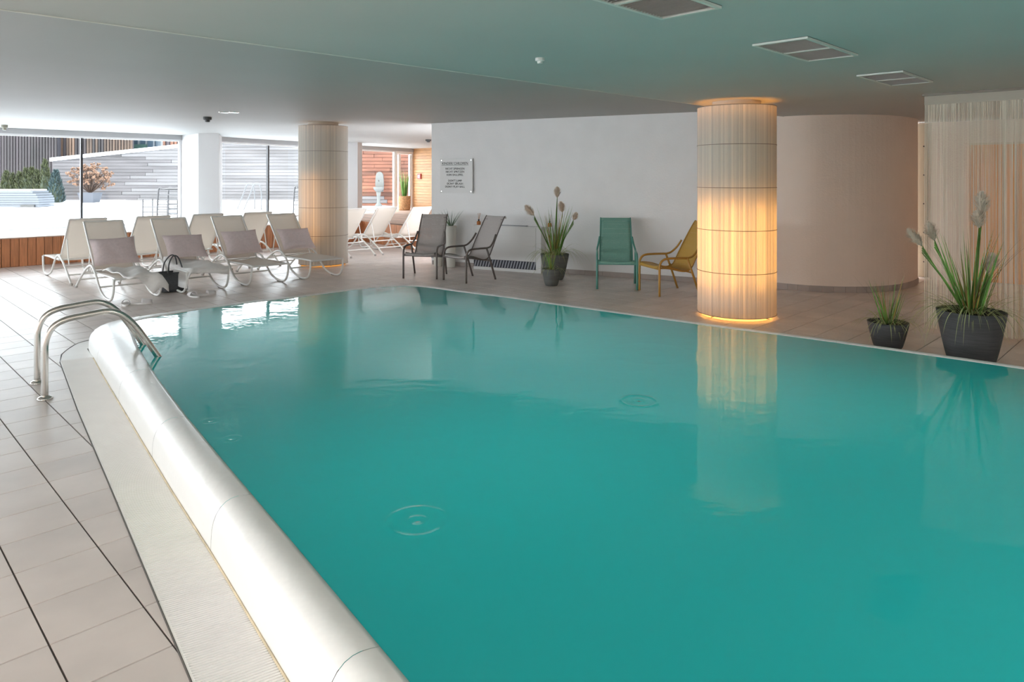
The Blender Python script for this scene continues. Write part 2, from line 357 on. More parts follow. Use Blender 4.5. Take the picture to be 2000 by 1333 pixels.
# ---- floor and its tiles
SW = Vector((.915, 11.574)); SD = Vector((1.856, -.959)).normalized()       # the wall with the sign
swl = Vector((-1.479, 12.81)); swr = Vector((3.70, 10.135))
curve_w = [Vector(p) for p in ((3.70, 10.135), (3.95, 9.93), (4.257, 9.75), (4.755, 9.655), (5.238, 9.758), (5.718, 10.07), (6.15, 10.55), (6.36, 11.15))]
curve_s = [Vector((p.x, p.y)) for p in smooth_path([(*p, 0) for p in curve_w], 6)]
LV = 15.217
room = [uv(-8.6, LV+.06), (-3.77, 17.54), (-2.13, 15.40), (-.4, 15.72), (-.4, 12.55), (-1.25, 13.0), tuple(swl+Vector((.02, .02)))]+[tuple(swr)]+[tuple(p) for p in curve_s[1:]]+[(6.45, 11.40), (11.0, 7.6), (9.6, -5.1), (-9, -7.5)]
def inside(p, poly):
    x, y = p; c = False; n = len(poly)
    for i in range(n):
        (x0, y0), (x1, y1) = poly[i], poly[(i+1) % n]
        if (y0 > y) != (y1 > y) and x < (x1-x0)*(y-y0)/(y1-y0)+x0: c = not c
    return c
def seg_hits(poly_t, outline):
    pts = []
    for i in range(len(poly_t)):
        a, b = Vector(poly_t[i]), Vector(poly_t[(i+1) % len(poly_t)])
        for j in range(len(outline)):
            c, d = outline[j], outline[(j+1) % len(outline)]
            if min(c[0], d[0]) > max(a.x, b.x) or max(c[0], d[0]) < min(a.x, b.x) or min(c[1], d[1]) > max(a.y, b.y) or max(c[1], d[1]) < min(a.y, b.y): continue
            r = b-a; s_ = Vector(d)-Vector(c); den = r.x*s_.y-r.y*s_.x
            if abs(den) < 1e-12: continue
            q = Vector(c)-a; t = (q.x*s_.y-q.y*s_.x)/den; k = (q.x*r.y-q.y*r.x)/den
            if 0 <= t <= 1 and 0 <= k <= 1: pts.append(a+r*t)
    return pts
def clip_line(poly, a, b, keep):            # keep the side of line a-b where `keep` lies
    d = b-a; side = lambda p: d.x*(p[1]-a.y)-d.y*(p[0]-a.x)
    sg = 1 if side(keep) > 0 else -1; out = []
    for i in range(len(poly)):
        p, q = Vector(poly[i]), Vector(poly[(i+1) % len(poly)]); sp, sq = side(p)*sg, side(q)*sg
        if sp >= 0: out.append(p)
        if sp*sq < 0: out.append(p.lerp(q, sp/(sp-sq)))
    return out
def clip_to(poly, outline, want_in):
    ins = [inside(p, outline) for p in poly]; ok = [x == want_in for x in ins]
    if all(ok) and not seg_hits(poly, outline): return poly
    if not any(ok): return None
    h = seg_hits(poly, outline)
    if len(h) < 2: return poly
    a, b = max(((p, q) for p in h for q in h), key=lambda k: (k[0]-k[1]).length)
    if (a-b).length < .004: return poly
    keep = max((p for p, o in zip(poly, ok) if o), key=lambda p: abs((b-a).x*(p[1]-a.y)-(b-a).y*(p[0]-a.x)))
    r = clip_line(poly, a, b, keep); return r if len(r) > 2 else None
hole = [(p.x, p.y) for p in offs(rim_w, .02)]
fl = MB()
rings = [room, hole]
for z_ in (-.006,):
    tr = tessellate_polygon([[Vector((x, y, 0)) for x, y in q] for q in rings]); allp = [(x, y, z_) for q in rings for x, y in q]; fl.add(allp, [tuple(t) for t in tr])
bas = MB(); nh = len(hole)
bas.add([(x, y, -.006) for x, y in hole]+[(x, y, -1.3) for x, y in hole], [(i, (i+1) % nh, nh+(i+1) % nh, nh+i) for i in range(nh)])
bt = tessellate_polygon([[Vector((x, y, 0)) for x, y in hole]]); bas.add([(x, y, -1.3) for x, y in hole], [tuple(t) for t in bt])
bas.build('basin', mat('basin_teal', (.35, .80, .75), .6), pool)
floor = struct('floor', fl, grout, 'floor of square beige stone tiles with dark grout joints around the pool')
for pl in floor.data.polygons:
    if pl.normal.z < 0: pl.flip()
P_, J = .30, .0035
cells = []
for iu in range(-45, 75):
    for iv in range(-50, 45):
        u0, v0 = 2.063+.2996*iu, 2.804+.3006*iv
        if v0 > 15.3 or u0 < -9.5 or u0 > 14 or v0 < -9: continue
        q = [Vector(uv(u0+J, v0+J)), Vector(uv(u0+.2996-J, v0+J)), Vector(uv(u0+.2996-J, v0+.3006-J)), Vector(uv(u0+J, v0+.3006-J))]
        c = (q[0]+q[2])/2
        r = clip_to(q, room, True)
        if not r: continue
        r = clip_to(r, foot_poly, False)
        if not r: continue
        cells.append((c, r))
def proj_size(c):
    if c.y < .6: return 0
    x = 1000+F*c.x/c.y; y = YH+F*H/c.y
    if x < -40 or x > 2040 or y > 1400: return 0
    return 1/c.y**3
# tiles seen through the pool do not show
cells.sort(key=lambda k: -(proj_size(k[0]) if not inside(k[0], wpoly) else 0))
def tile_mb(mb, r):
    c = sum((Vector(p) for p in r), Vector((0, 0)))/len(r); n = len(r); e = .0006
    top = [(*(Vector(p)+(c-Vector(p)).normalized()*e), 0.0) for p in r]; low = [(*p, -.0025) for p in r]; bot = [(*p, -.0058) for p in r]
    vs = top+low+bot
    area = sum(r[i][0]*r[(i+1) % n][1]-r[(i+1) % n][0]*r[i][1] for i in range(n))
    fs = [tuple(range(n))]+[(n+i, n+(i+1) % n, (i+1) % n, i) for i in range(n)]+[(2*n+i, 2*n+(i+1) % n, n+(i+1) % n, n+i) for i in range(n)]
    if area < 0: fs = [f[::-1] for f in fs]
    mb.add(vs, fs)
for c, r in cells[:300]:
    mb = MB(); tile_mb(mb, r); mb.build('tile', tile_m, floor)
mb = MB()
for c, r in cells[300:]: tile_mb(mb, r)
tag(mb.build('small_tiles', tile_m, floor), kind='stuff')

# ---- ceilings
ca, cb_ = Vector((-2.66, 3.62)), Vector((2.193, 8.331)); cdv = cb_-ca
cL, cR = ca-cdv*2.6, Vector((3.98, 10.06))
glass_out = [tuple(Vector(p)+Vector((-.09, .09))) for p in GLASS]
struct('ceiling', MB().prism([glass_out[0]]+glass_out[1:]+[(-1.5, 22.2), (2, 18), (7, 12.5), (11, 8), (10, -5.6), (-9.5, -8.2)], 2.60, 2.95), ceil_far, 'pale ceiling over the loungers and windows')
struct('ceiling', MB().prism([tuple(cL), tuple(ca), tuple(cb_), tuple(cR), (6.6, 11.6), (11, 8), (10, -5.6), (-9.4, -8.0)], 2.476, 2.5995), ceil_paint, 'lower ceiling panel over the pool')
struct('trim_1', MB().tube([(*cL, 2.476), (*ca, 2.476), (*cb_, 2.476), (*cR, 2.476)], .006, 6), mat('bead_paint', (.75, .74, .70), .5), 'thin pale bead along the ceiling step')
for x, y in FILL_LAMPS:  # bodies for the added fill lamps
    t = thing('fill_lamp_panel', 'square white panel added unseen behind the viewpoint for a fill lamp', 'lamp', (x, y, 2.4755), 0, 'added fill lamp panels behind the viewpoint')
    MB().box((-.70, -.70, -.035), (.70, .70, 0)).build('panel_body', mat('panel_white', (.8, .8, .8), .5), t)
# ---- walls
nb = Vector((-SD.y, SD.x))                        # points away from the room
def wall(name, a, b, z0, z1, th, m, label):
    a, b = Vector(a), Vector(b); d = (b-a).normalized(); n = Vector((-d.y, d.x))
    return struct(name, MB().prism([tuple(a), tuple(b), tuple(b+n*th), tuple(a+n*th)], z0, z1), m, label)
sw = struct('wall_back', MB().prism([tuple(swl), tuple(swr), tuple(swr+nb*.3), tuple(swl+nb*.28+SD*.02)], -.006, 2.599), white_wall, 'long white wall carrying the sign')
rows = [[(p.x, p.y, -.006), (p.x, p.y, 2.599)] for p in curve_s]
poly = [tuple(p) for p in curve_s]+[(6.1, 11.3), (4.2, 10.5)]
struct('wall_right', MB().prism(poly, -.006, 2.5995), warm_wall, 'curved cream wall bulging between the column and the curtain', smooth=False)
wall('wall_inner', (1.80, 18.95), (4.05, 10.45), -.1, 2.599, -.2, white_wall, 'white wall hidden behind the sign wall')
wall('wall_niche', (11.2, 7.3), (6.30, 11.42), -.006, 2.4755, -.2, warm_wall, 'cream wall behind the string curtain')
wall('wall_east', (9.5, -5), (10.8, 7.6), -.1, 2.475, -.2, white_wall, 'white side wall out of view')
wall('wall_south', (-9, -7.5), (9.6, -5), -.1, 2.475, -.2, white_wall, 'white wall behind the viewpoint')
wall('wall_west', (-9, -7.5), (-17.3, 6.2), -.1, .50, .2, white_wall, 'low wall under the added windows out of view')
# plinth tiles along the walls
bb = struct('baseboard_back', MB().box((0, -.004, 0), ((swr-swl).length, 0, .001), frame(swl, SD)), grout, 'tile plinth along the sign wall')
M = frame(swl, SD); Lw = (swr-swl).length; k = .02
while k < Lw-.05:
    w_ = min(.296, Lw-k); MB().box((k, -.010, .001), (k+w_, -.0005, .078), M).build('tile', plinth_m, bb); k += .30
bc = struct('baseboard_right', MB().prism([tuple(curve_s[0]), tuple(curve_s[1]), tuple(curve_s[1]+Vector((.01, .02))), tuple(curve_s[0]+Vector((.01, .02)))], 0, .001), grout, 'tile plinth following the curved wall')
acc = 0; seg = [curve_s[0]]
dens = smooth_path([(p.x, p.y, 0) for p in curve_s], 4)
for i in range(1, len(dens)):
    a, b_ = dens[i-1], dens[i]; seg.append(Vector((b_.x, b_.y))); acc += (b_-a).length
    if acc > .14:
        A, B_ = Vector((seg[0].x, seg[0].y)), seg[-1]; d = (B_-A).normalized(); n = Vector((d.y, -d.x))
        mid = seg[len(seg)//2]; bul = max(0, (mid-A).dot(n))
        pp = [tuple(A+d*.0015+n*.001), tuple(B_-d*.0015+n*.001), tuple(B_-d*.0015+n*(.010+bul*.3)), tuple(A+d*.0015+n*(.010+bul*.3))]
        MB().prism(pp, .001, .085).build('tile', plinth_m, bc); acc = 0; seg = [B_]

# ---- window side: lintels, frames, panes, pillars
lint = MB()
for a, b_ in zip(GLASS, GLASS[1:]):
    a, b_ = Vector(a), Vector(b_); d = (b_-a).normalized(); n = Vector((-d.y, d.x))
    lint.prism([tuple(a-n*.09), tuple(b_-n*.09), tuple(b_+n*.09), tuple(a+n*.09)], 2.49, 2.5995)
struct('trim_2', lint, mat('lintel_grey', (.42, .42, .43), .6), 'grey lintel over the windows')
pane = glassmat('window_glass', (.90, .93, .93))
frame_dark = mat('dark_window_profile', (.035, .033, .035), .4); frame_white = mat('white_window_profile', (.8, .8, .8), .4)
wn = 1
def window(a, b_, left=None, right=None, label=''):
    global wn
    a, b_ = Vector(a), Vector(b_); Lq = (b_-a).length; Mx = frame(a, b_-a)
    mb = MB().box((0, -.04, .50), (Lq, .04, .56), Mx).box((0, -.03, 2.45), (Lq, .03, 2.49), Mx)
    wi = struct('window_%d' % wn, mb, frame_white, label); wn += 1
    for s, x in ((left, .02), (right, Lq-.02)):
        if s: MB().box((x-.022, -.035, .56), (x+.022, .035, 2.45), Mx).build('mullion', s, wi)
    MB().box((.0, -.005, .56), (Lq, .005, 2.45), Mx).build('pane', pane, wi)
def on_line(px, a, b_):
    a, b_ = Vector(a), Vector(b_); r = (px-1000)/F; d = b_-a; t = (r*a.y-a.x)/(d.x-r*d.y); return a+d*t
m1 = on_line(161, GLASS[2], GLASS[3]); m2 = on_line(524, GLASS[4], GLASS[5]); m3 = on_line(700, GLASS[5], GLASS[6]); m4 = on_line(770, GLASS[6], GLASS[7])
window(ADDED_WEST[0], ADDED_WEST[1], frame_white, frame_white, 'unseen tall windows added left of the viewpoint for more daylight')
window(GLASS[0], GLASS[1], frame_white, frame_dark, 'tall window pane furthest left, out of view'); window(GLASS[1], GLASS[2], None, None, 'tall window pane at the left edge')
window(GLASS[2], m1, None, frame_dark, 'window pane left of the first dark mullion'); window(m1, GLASS[3], None, frame_white, 'window pane between the dark mullion and white pillar')
window(GLASS[4], m2, frame_white, frame_dark, 'window pane right of the white pillar'); window(m2, GLASS[5], None, None, 'window pane left of the glowing column')
window(GLASS[5], m3, None, frame_white, 'window pane hidden behind the column'); window(m3, m4, None, frame_white, 'window pane showing the white fountain')
struct('wall_pillar', MB().prism([(-7.09, 15.74), (-6.63, 15.75), (-7.20, 17.3), (-7.5, 17.3), (-7.90, 16.55)], .531, 2.5995), pillar_paint, 'white pillar between the two wide windows')
pA, pB = AT(679, 300, 19.6), AT(698.5, 300, 19.6)
struct('wall_pillar', MB().prism([(pA.x-.35, 19.6), (pB.x, 19.6), (pB.x+.0, 20.2), (pA.x-.6, 20.2)], .5, 2.5995), pillar_paint, 'narrow white pillar right of the far column')
# glass door
dA, dB = Vector(m4), Vector(GLASS[7]); Md = frame(dA, dB-dA); Ld = (dB-dA).length
door = struct('door_1', MB().box((0, -.05, .55), (.10, .05, 2.49), Md).box((Ld-.10, -.05, .55), (Ld, .05, 2.49), Md).box((.10, -.05, 2.40), (Ld-.10, .05, 2.49), Md), frame_white, 'white framed glass door beside the honey wood wall')
MB().box((.20, -.03, .56), (.30, .03, 2.38), Md).box((Ld-.17, -.03, .56), (Ld-.11, .03, 2.38), Md).box((.30, -.03, .56), (Ld-.17, .03, .66), Md).build('door_leaf', frame_white, door)
MB().box((.30, -.004, .66), (Ld-.17, .004, 2.38), Md).build('pane', pane, door)
MB().tube([Md @ Vector((.25, -.06, 1.45)), Md @ Vector((.25, -.06, 1.65))], .012, 6).build('door_handle', steel, door)
# honey siding wall at the right of the door
sa = Vector(GLASS[7]); sb = sa+Vector((.707, -.707))*7.5; Ms = frame(sa, sb-sa)
sid = struct('wall_siding', MB().box((-.2, .02, 0), (7.6, .16, 2.5995), Ms), mat('siding_backing', (.12, .06, .03), .8), 'wall clad with horizontal honey wood boards')
z = .545
while z < 2.55:
    MB().box((-.05, 0, z), (7.5, .02, z+.088), Ms).build('board', siding, sid); z += .0945
# ---- wooden ledge / raised deck
LK = (-3.75, 17.45)
lk0 = Vector(uv(-8.6, LV)); Lf = (Vector(LK)-lk0).length
ledge = thing('raised_deck', 'raised timber deck clad with vertical cedar boards below the windows', 'deck')
inner = [tuple(Vector(p)+Vector((.03, -.03))) for p in GLASS]
top_poly = [tuple(lk0), LK, (-1.25, 13.37), (-.9, 13.3), (1.2, 18.0), tuple(sb), tuple(sa)]+inner[::-1][1:]
MB().prism([(lk0.x-.05, lk0.y+.05), (LK[0]-.03, LK[1]+.07), (-2.12, 15.38), (2.1, 16.15), (2.2, 18.4), tuple(sb)]+[tuple(sa)]+inner[::-1][1:], 0, .50).build('deck_core', mat('deck_core', (.18, .10, .06), .9), ledge)
Ml = frame(lk0, Vector(LK)-lk0); k = 0
while k < Lf-.02:
    MB().box((k+.004, 0, .004), (min(k+.1245, Lf), .022, .505), Ml).build('board', cedar, ledge); k += .1285
M2 = frame(LK, (1.65, -2.15)); k = 0
while k < 2.62:
    MB().box((k+.004, 0, .004), (k+.1245, .022, .505), M2).build('board', cedar, ledge); k += .1285
M3 = frame((-2.1, 15.3), (4.2, .77)); k = 0
while k < 3.9:
    MB().box((k+.004, 0, .004), (k+.1245, .022, .505), M3).build('board', cedar, ledge); k += .1285
MB().box((-.05, -.012, .506), (Lf, .30, .525), Ml).build('ledge_cap', deckwood, ledge)
MB().prism([tuple(lk0+Vector((-.18, .18))), (LK[0]-.20, LK[1]+.2), tuple(Vector(GLASS[5])+Vector((.3, -.3)))]+inner[::-1][3:], .501, .530).build('ledge_top', mat('overexposed_ledge_top', (.78, .79, .80), .5), ledge)  # white stands for daylight overexposing the ledge top
# the wider part of the deck: boards parallel to the second front
a0 = Vector(LK); dd = Vector((1.65, -2.15)).normalized(); nn = Vector((-dd.y, dd.x)); Mk = frame(a0, dd)
for i in range(62):
    x0 = -.0+i*.125; 
    MB().box((-7.2, .0+x0, .502), (4.8-x0*.0, x0+.120, .542), Mk).build('deck_board', deckwood, ledge) if i < 0 else None
bi = 0
zone = [(LK[0]+.0, LK[1]+.0), (-2.09, 15.28), (2.0, 16.0), tuple(sb), tuple(sa+Vector((-.0, -.05)))]+[(-3.52, 24.05), (-4.78, 21.8), (-5.75, 19.35), (-4.6, 18.2)]
for i in range(70):
    y0 = i*.118-.01
    q = [a0+dd*(-12)+nn*y0, a0+dd*9+nn*y0, a0+dd*9+nn*(y0+.112), a0+dd*(-12)+nn*(y0+.112)]
    # clip a board to the deck zone (convex pieces by line clipping)
    r = [tuple(p) for p in q]
    for e0, e1 in zip(zone, zone[1:]+zone[:1]):
        e0, e1 = Vector(e0), Vector(e1)
        if (e1-e0).length < .2: continue
        r = clip_line(r, e0, e1, (-2.9, 18.0)) if len(r) > 2 else r
        r = [tuple(p) for p in r]
        if len(r) < 3: break
    if len(r) > 2: MB().prism(r, .502, .544).build('board', deckwood, ledge)

# ================================================================ COLUMNS with glowing string shades
def string_mat():
    m = bpy.data.materials.new('string_fabric'); m.use_nodes = True; N = m.node_tree.nodes; L = m.node_tree.links
    tc = N.new('ShaderNodeTexCoord'); sx = N.new('ShaderNodeSeparateXYZ'); L.new(tc.outputs['Object'], sx.inputs[0])
    at = N.new('ShaderNodeMath'); at.operation = 'ARCTAN2'; L.new(sx.outputs[1], at.inputs[0]); L.new(sx.outputs[0], at.inputs[1])
    def nz(s):
        n = N.new('ShaderNodeTexNoise'); n.noise_dimensions = '1D'; n.inputs['Scale'].default_value = s; n.inputs['Detail'].default_value = 2; L.new(at.outputs[0], n.inputs['W']); return n.outputs['Fac']
    ad = N.new('ShaderNodeMath'); ad.operation = 'ADD'; L.new(nz(60), ad.inputs[0]); L.new(nz(11), ad.inputs[1])
    mr = N.new('ShaderNodeMapRange'); mr.inputs[1].default_value = .7; mr.inputs[2].default_value = 1.3; mr.inputs[3].default_value = .30; mr.inputs[4].default_value = 1.0; L.new(ad.outputs[0], mr.inputs[0])
    t = N.new('ShaderNodeBsdfTranslucent'); vm = N.new('ShaderNodeVectorMath'); vm.operation = 'SCALE'; vm.inputs[0].default_value = (.95, .86, .70); L.new(mr.outputs[0], vm.inputs['Scale']); L.new(vm.outputs[0], t.inputs[0])
    d = N.new('ShaderNodeBsdfDiffuse'); d.inputs[0].default_value = (.74, .73, .69, 1)
    mx = N.new('ShaderNodeMixShader'); mx.inputs[0].default_value = .42; L.new(d.outputs[0], mx.inputs[1]); L.new(t.outputs[0], mx.inputs[2]); L.new(mx.outputs[0], N['Material Output'].inputs[0])
    return m
sfab = string_mat()
def column(cx, cy, zc, label, tubes, watts, R=.438, col=(1, .49, .135)):
    t = thing('glowing_column', label, 'column', (cx, cy, 0), 0, None)
    MB().lathe([(.27, 0), (.27, zc)], 32).build('concrete_core', mat('core_paint', (.72, .66, .58), .8), t, True)
    n = 360; mb = MB(); vs = []
    rnd = random.Random(3)
    rad = [R*(1-.006*rnd.random()*(k % 2)) for k in range(n)]
    for z_ in (.045, zc-.068): vs += [(rad[k]*math.cos(2*math.pi*k/n), rad[k]*math.sin(2*math.pi*k/n), z_) for k in range(n)]
    mb.add(vs, [(k, (k+1) % n, n+(k+1) % n, n+k) for k in range(n)])
    tag(mb.build('string_shade', sfab, t), kind='stuff')
    for zz in [.045+(zc-.113)*f for f in (.0, .206, .408, .61, .815, 1.0)]:
        MB().tube([((R+.002)*math.cos(a*math.pi/32), (R+.002)*math.sin(a*math.pi/32), zz) for a in range(64)], .0035, 5, True).build('wire_ring', mat('wire', (.22, .18, .14), .5), t)
    for ang, z0, z1 in tubes:
        x, y = .35*math.cos(ang), .35*math.sin(ang)
        MB().tube([(x, y, z0), (x, y, z1)], .016, 8).build('light_tube', emis('tube_light', col, watts), t)
    for zr, er in ((zc-.105, 4.5), (.022, 2.6)):
        MB().tube([(.385*math.cos(a*math.pi/24), .385*math.sin(a*math.pi/24), zr) for a in range(48)], .012, 6, True).build('light_ring', emis('ring_light', (1, .42, .09), er*(1 if watts > 9 else .25)), t)
    for a in range(4):
        x, y = math.cos(a*math.pi/2+.6), math.sin(a*math.pi/2+.6)
        MB().tube([(x*.27, y*.27, .03), (x*(R), y*(R), .03)], .006, 5).build('bracket', steel, t)
    return t
ang0 = math.atan2(-8.07, -2.59)            # direction from the near column to the viewpoint
column(2.60, 8.07, 2.476, 'thick column wrapped in glowing ivory strings at the pool edge, the nearer and larger one',
       [(ang0+d, .35, 1.32) for d in (-.75, -.1, .6, 1.4, 2.6, 3.8, 5.0)], 11.0)
ang1 = math.atan2(-12.72, 3.447)
column(-3.447, 12.72, 2.60, 'column wrapped in ivory strings behind the loungers, glowing only on its left half',
       [(ang1+d, .45, 1.65) for d in (-.9, -.35)], 4.5)

# ================================================================ WALL SIGN, CONVECTOR
def wall_pt(px):
    return on_line(px, swl, swr)
sL, sR = wall_pt(862), wall_pt(925)
Msn = frame(sL, SD); Ws = (sR-sL).length
sign = thing('pool_rules_sign', 'square acrylic sign with black pool rules in German and English', 'sign', (sL.x, sL.y, 1.32))
sign.matrix_world = frame(sL, SD, 1.32)
MB().box((0, -.035, 0), (Ws, -.027, .62)).build('panel', sign_m, sign)
for x in (.03, Ws-.03):
    for zz in (.03, .59): MB().tube([(x, -.042, zz), (x, -.001, zz)], .011, 8).build('standoff', steel, sign)
def text(body, x, z, size, parent, bold=.0):
    cu = bpy.data.curves.new('lettering', 'FONT'); cu.body = body; cu.size = size; cu.align_x = 'CENTER'; cu.extrude = .0008; cu.offset = bold
    ob = bpy.data.objects.new('lettering', cu); C.objects.link(ob); bpy.context.view_layer.update()
    me = bpy.data.meshes.new_from_object(ob.evaluated_get(bpy.context.evaluated_depsgraph_get())); bpy.data.objects.remove(ob)
    me.materials.clear(); me.materials.append(blackink)
    o = bpy.data.objects.new('lettering', me); C.objects.link(o); o.parent = parent; o.location = (x, -.0365, z); o.rotation_euler = (math.pi/2, 0, 0); return o
text('KINDER/ CHILDREN', Ws*.46, .515, .062, sign, 0)
MB().box((Ws*.46-.285, -.0368, .500), (Ws*.46+.285, -.0352, .505)).build('underline', blackink, sign)
for s_, z_ in (('NICHT SPRINGEN', .422), ('NICHT SPRITZEN', .367), ('KEIN BALLSPIEL', .312), ("DON'T JUMP", .205), ("DON'T SPLASH", .152), ("DON'T PLAY BALL", .098)):
    text(s_, Ws*.46, z_, .051, sign, 0)
uL, uR = wall_pt(928)-nb*0, wall_pt(1070)
uL = G(925, 525.5); uR = G(1070, 536); un = thing('fan_coil_unit', 'low white convector cabinet against the wall with a louvred grille at its foot', 'heater')
ud = Vector((SD.x, SD.y)); uLL = Vector((uL.x, uL.y)); Wu = 1.30; un.matrix_world = frame(uLL, ud)
MB().box((0, .012, .03), (Wu, .205, .755)).build('cabinet', unit_m, un)
MB().box((-.006, .0, .755), (Wu+.006, .205, .770)).build('top_plate', unit_m, un)
MB().box((.30, .03, .770), (1.0, .12, .782)).build('air_outlet', mat('outlet_grey', (.35, .35, .38), .4), un)
MB().box((0, 0, .62), (Wu-.10, .0115, .752)).build('upper_panel', unit_m, un)
MB().box((0, 0, .19), (Wu-.10, .0115, .612)).build('front_panel', unit_m, un)
MB().box((Wu-.095, 0, .05), (Wu, .0115, .752)).build('side_cover', unit_m, un)
MB().box((0, 0, 0), (Wu, .012, .045)).build('skirting', unit_m, un)
MB().box((0, .006, .05), (Wu-.10, .0115, .183)).build('grille_back', mat('grille_dark', (.03, .03, .045), .6), un)
for i in range(22):
    x = .01+i*.054
    MB().add([(x, .001, .055), (x+.022, .001, .055), (x+.06, .001, .18), (x+.038, .001, .18), (x, .0055, .055), (x+.022, .0055, .055), (x+.06, .0055, .18), (x+.038, .0055, .18)],
             [(0, 1, 2, 3), (7, 6, 5, 4), (0, 4, 5, 1), (1, 5, 6, 2), (2, 6, 7, 3), (3, 7, 4, 0)]).build('grille_slat', grille_m, un)
def diffuser(px, Y, label):
    X = (px-1000)*Y/F; t = thing('reed_diffuser', label, 'bottle', (X, Y, .7701))
    MB().lathe([(.030, 0), (.034, .004), (.034, .052), (.026, .062), (.012, .068)], 16).build('glass_bottle', amber, t, True)
    MB().lathe([(.013, .068), (.014, .071), (.014, .095), (.010, .097)], 12).build('collar', black_m, t, True)
    for k in range(5):
        a = k*1.3; MB().tube([(.004*math.cos(a), .004*math.sin(a), .09), (.026*math.cos(a)+.01, .02*math.sin(a), .205)], .0022, 4).build('reed', mat('reed', (.62, .33, .17), .7), t)
ux = uLL+ud*.10+Vector((-ud.y, ud.x))*.1
diffuser(935, ux.y, 'amber reed diffuser bottle at the left end of the white cabinet')
ux = uLL+ud*1.22+Vector((-ud.y, ud.x))*.1
diffuser(1073.5, ux.y, 'amber reed diffuser bottle behind the pampas grass')
sk = wall_pt(846)
so_ = thing('wall_socket', 'grey electric socket low on the white wall behind the taupe chair', 'socket'); so_.matrix_world = frame(wall_pt(847), SD, .12)
MB().box((-.045, -.014, 0), (.045, -.0002, .09)).build('cover_plate', mat('socket_grey', (.35, .35, .36), .5), so_)
MB().lathe([(.022, 0), (.022, .003)], 12).build('outlet', black_m, so_).matrix_basis = Matrix.Translation((0, -.014, .045)) @ Matrix.Rotation(math.pi/2, 4, 'X')
# ================================================================ CEILING FITTINGS
def vent(cx, cy, label):
    t = thing('ceiling_vent', label, 'vent', (cx, cy, 2.476), math.radians(45), 'ceiling vents over the pool')
    Lh, Wh = .44, .18
    MB().box((-Lh, -Wh, -.0030), (Lh, Wh, -.0005)).build('backing', mat('vent_dark', (.10, .09, .085), .9), t)
    fb = MB().box((-Lh, -Wh, -.016), (Lh, -Wh+.022, -.0032)).box((-Lh, Wh-.022, -.016), (Lh, Wh, -.0032)).box((-Lh, -Wh+.022, -.016), (-Lh+.022, Wh-.022, -.0032)).box((Lh-.022, -Wh+.022, -.016), (Lh, Wh-.022, -.0032)).box((-.012, -Wh+.022, -.016), (.012, Wh-.022, -.0032))
    fb.build('vent_frame', mat('vent_frame', (.70, .69, .65), .5), t)
    sm = MB().box((-Lh+.022, -.004, -.004), (Lh-.022, .004, -.0032))
    first = None
    for s in (-1, 1):
        for k in range(1, 15):
            x = s*(.012+k*.027)
            if first is None: first = MB().add([(-.001, -Wh+.022, -.013), (-.001, Wh-.022, -.013), (.007, Wh-.022, -.0034), (.007, -Wh+.022, -.0034), (.0015, -Wh+.022, -.013), (.0015, Wh-.022, -.013), (.0095, Wh-.022, -.0034), (.0095, -Wh+.022, -.0034)], [(0, 1, 2, 3), (7, 6, 5, 4), (0, 4, 5, 1), (2, 6, 7, 3), (1, 5, 6, 2), (3, 7, 4, 0)]).mesh('slat', mat('vent_slat', (.60, .55, .53), .5))
            o = bpy.data.objects.new('slat', first); C.objects.link(o); o.parent = t; o.location = (x, 0, 0)
vent(.63, 3.36, 'rectangular ceiling vent cut by the top of the picture')
vent(2.01, 4.74, 'rectangular ceiling vent, middle one of the row above the pool')
vent(3.37, 6.11, 'rectangular ceiling vent nearest the string curtain')
def puck(name, p, z, r, h, m, label, cat, step=True):
    t = thing(name, label, cat, (p[0], p[1], z))
    MB().lathe([(r, 0), (r, -h*.5), (r*.85, -h*.6)], 16).build('base', m, t)
    MB().lathe([(r*.6, -h*.6), (r*.55, -h), (r*.3, -h*1.05)], 16).build('sensor_head', m, t)
p = AT(1054, 112, 5.07); puck('smoke_detector', (.205, 5.10), 2.4758, .034, .04, mat('detector_white', (.75, .73, .71), .5), 'small white smoke detector on the ceiling above the pool', 'detector')
p = (-5.03, 11.5); puck('motion_sensor', p, 2.5998, .065, .08, mat('sensor_dark', (.06, .06, .06), .5), 'dark motion sensor on the ceiling near the spotlights', 'sensor')
puck('motion_sensor', (-9.62, 13.2), 2.5998, .055, .10, mat('sensor_olive', (.28, .27, .22), .5), 'olive grey sensor on the ceiling at the left edge', 'sensor')
puck('motion_sensor', (-2.2, 18.3), 2.5998, .075, .07, mat('sensor_dark', (.06, .06, .06), .5), 'small sensor on the ceiling left of the sign wall', 'sensor')
for k, px in enumerate((437, 457)):
    q = AT(px, 219.5, 10.65)
    t = thing('recessed_spotlight', ('left' if k == 0 else 'right')+' one of the two small chrome ceiling spotlights', 'spotlight', (q.x, q.y, 2.5999), 0, 'pair of ceiling spotlights')
    MB().lathe([(.075, 0), (.072, -.008), (.052, -.010)], 20).build('chrome_ring', steel, t)
    MB().lathe([(.05, -.009), (.0495, -.011)], 16).build('lens', mat('spot_lens', (.9, .9, .9), .2), t)

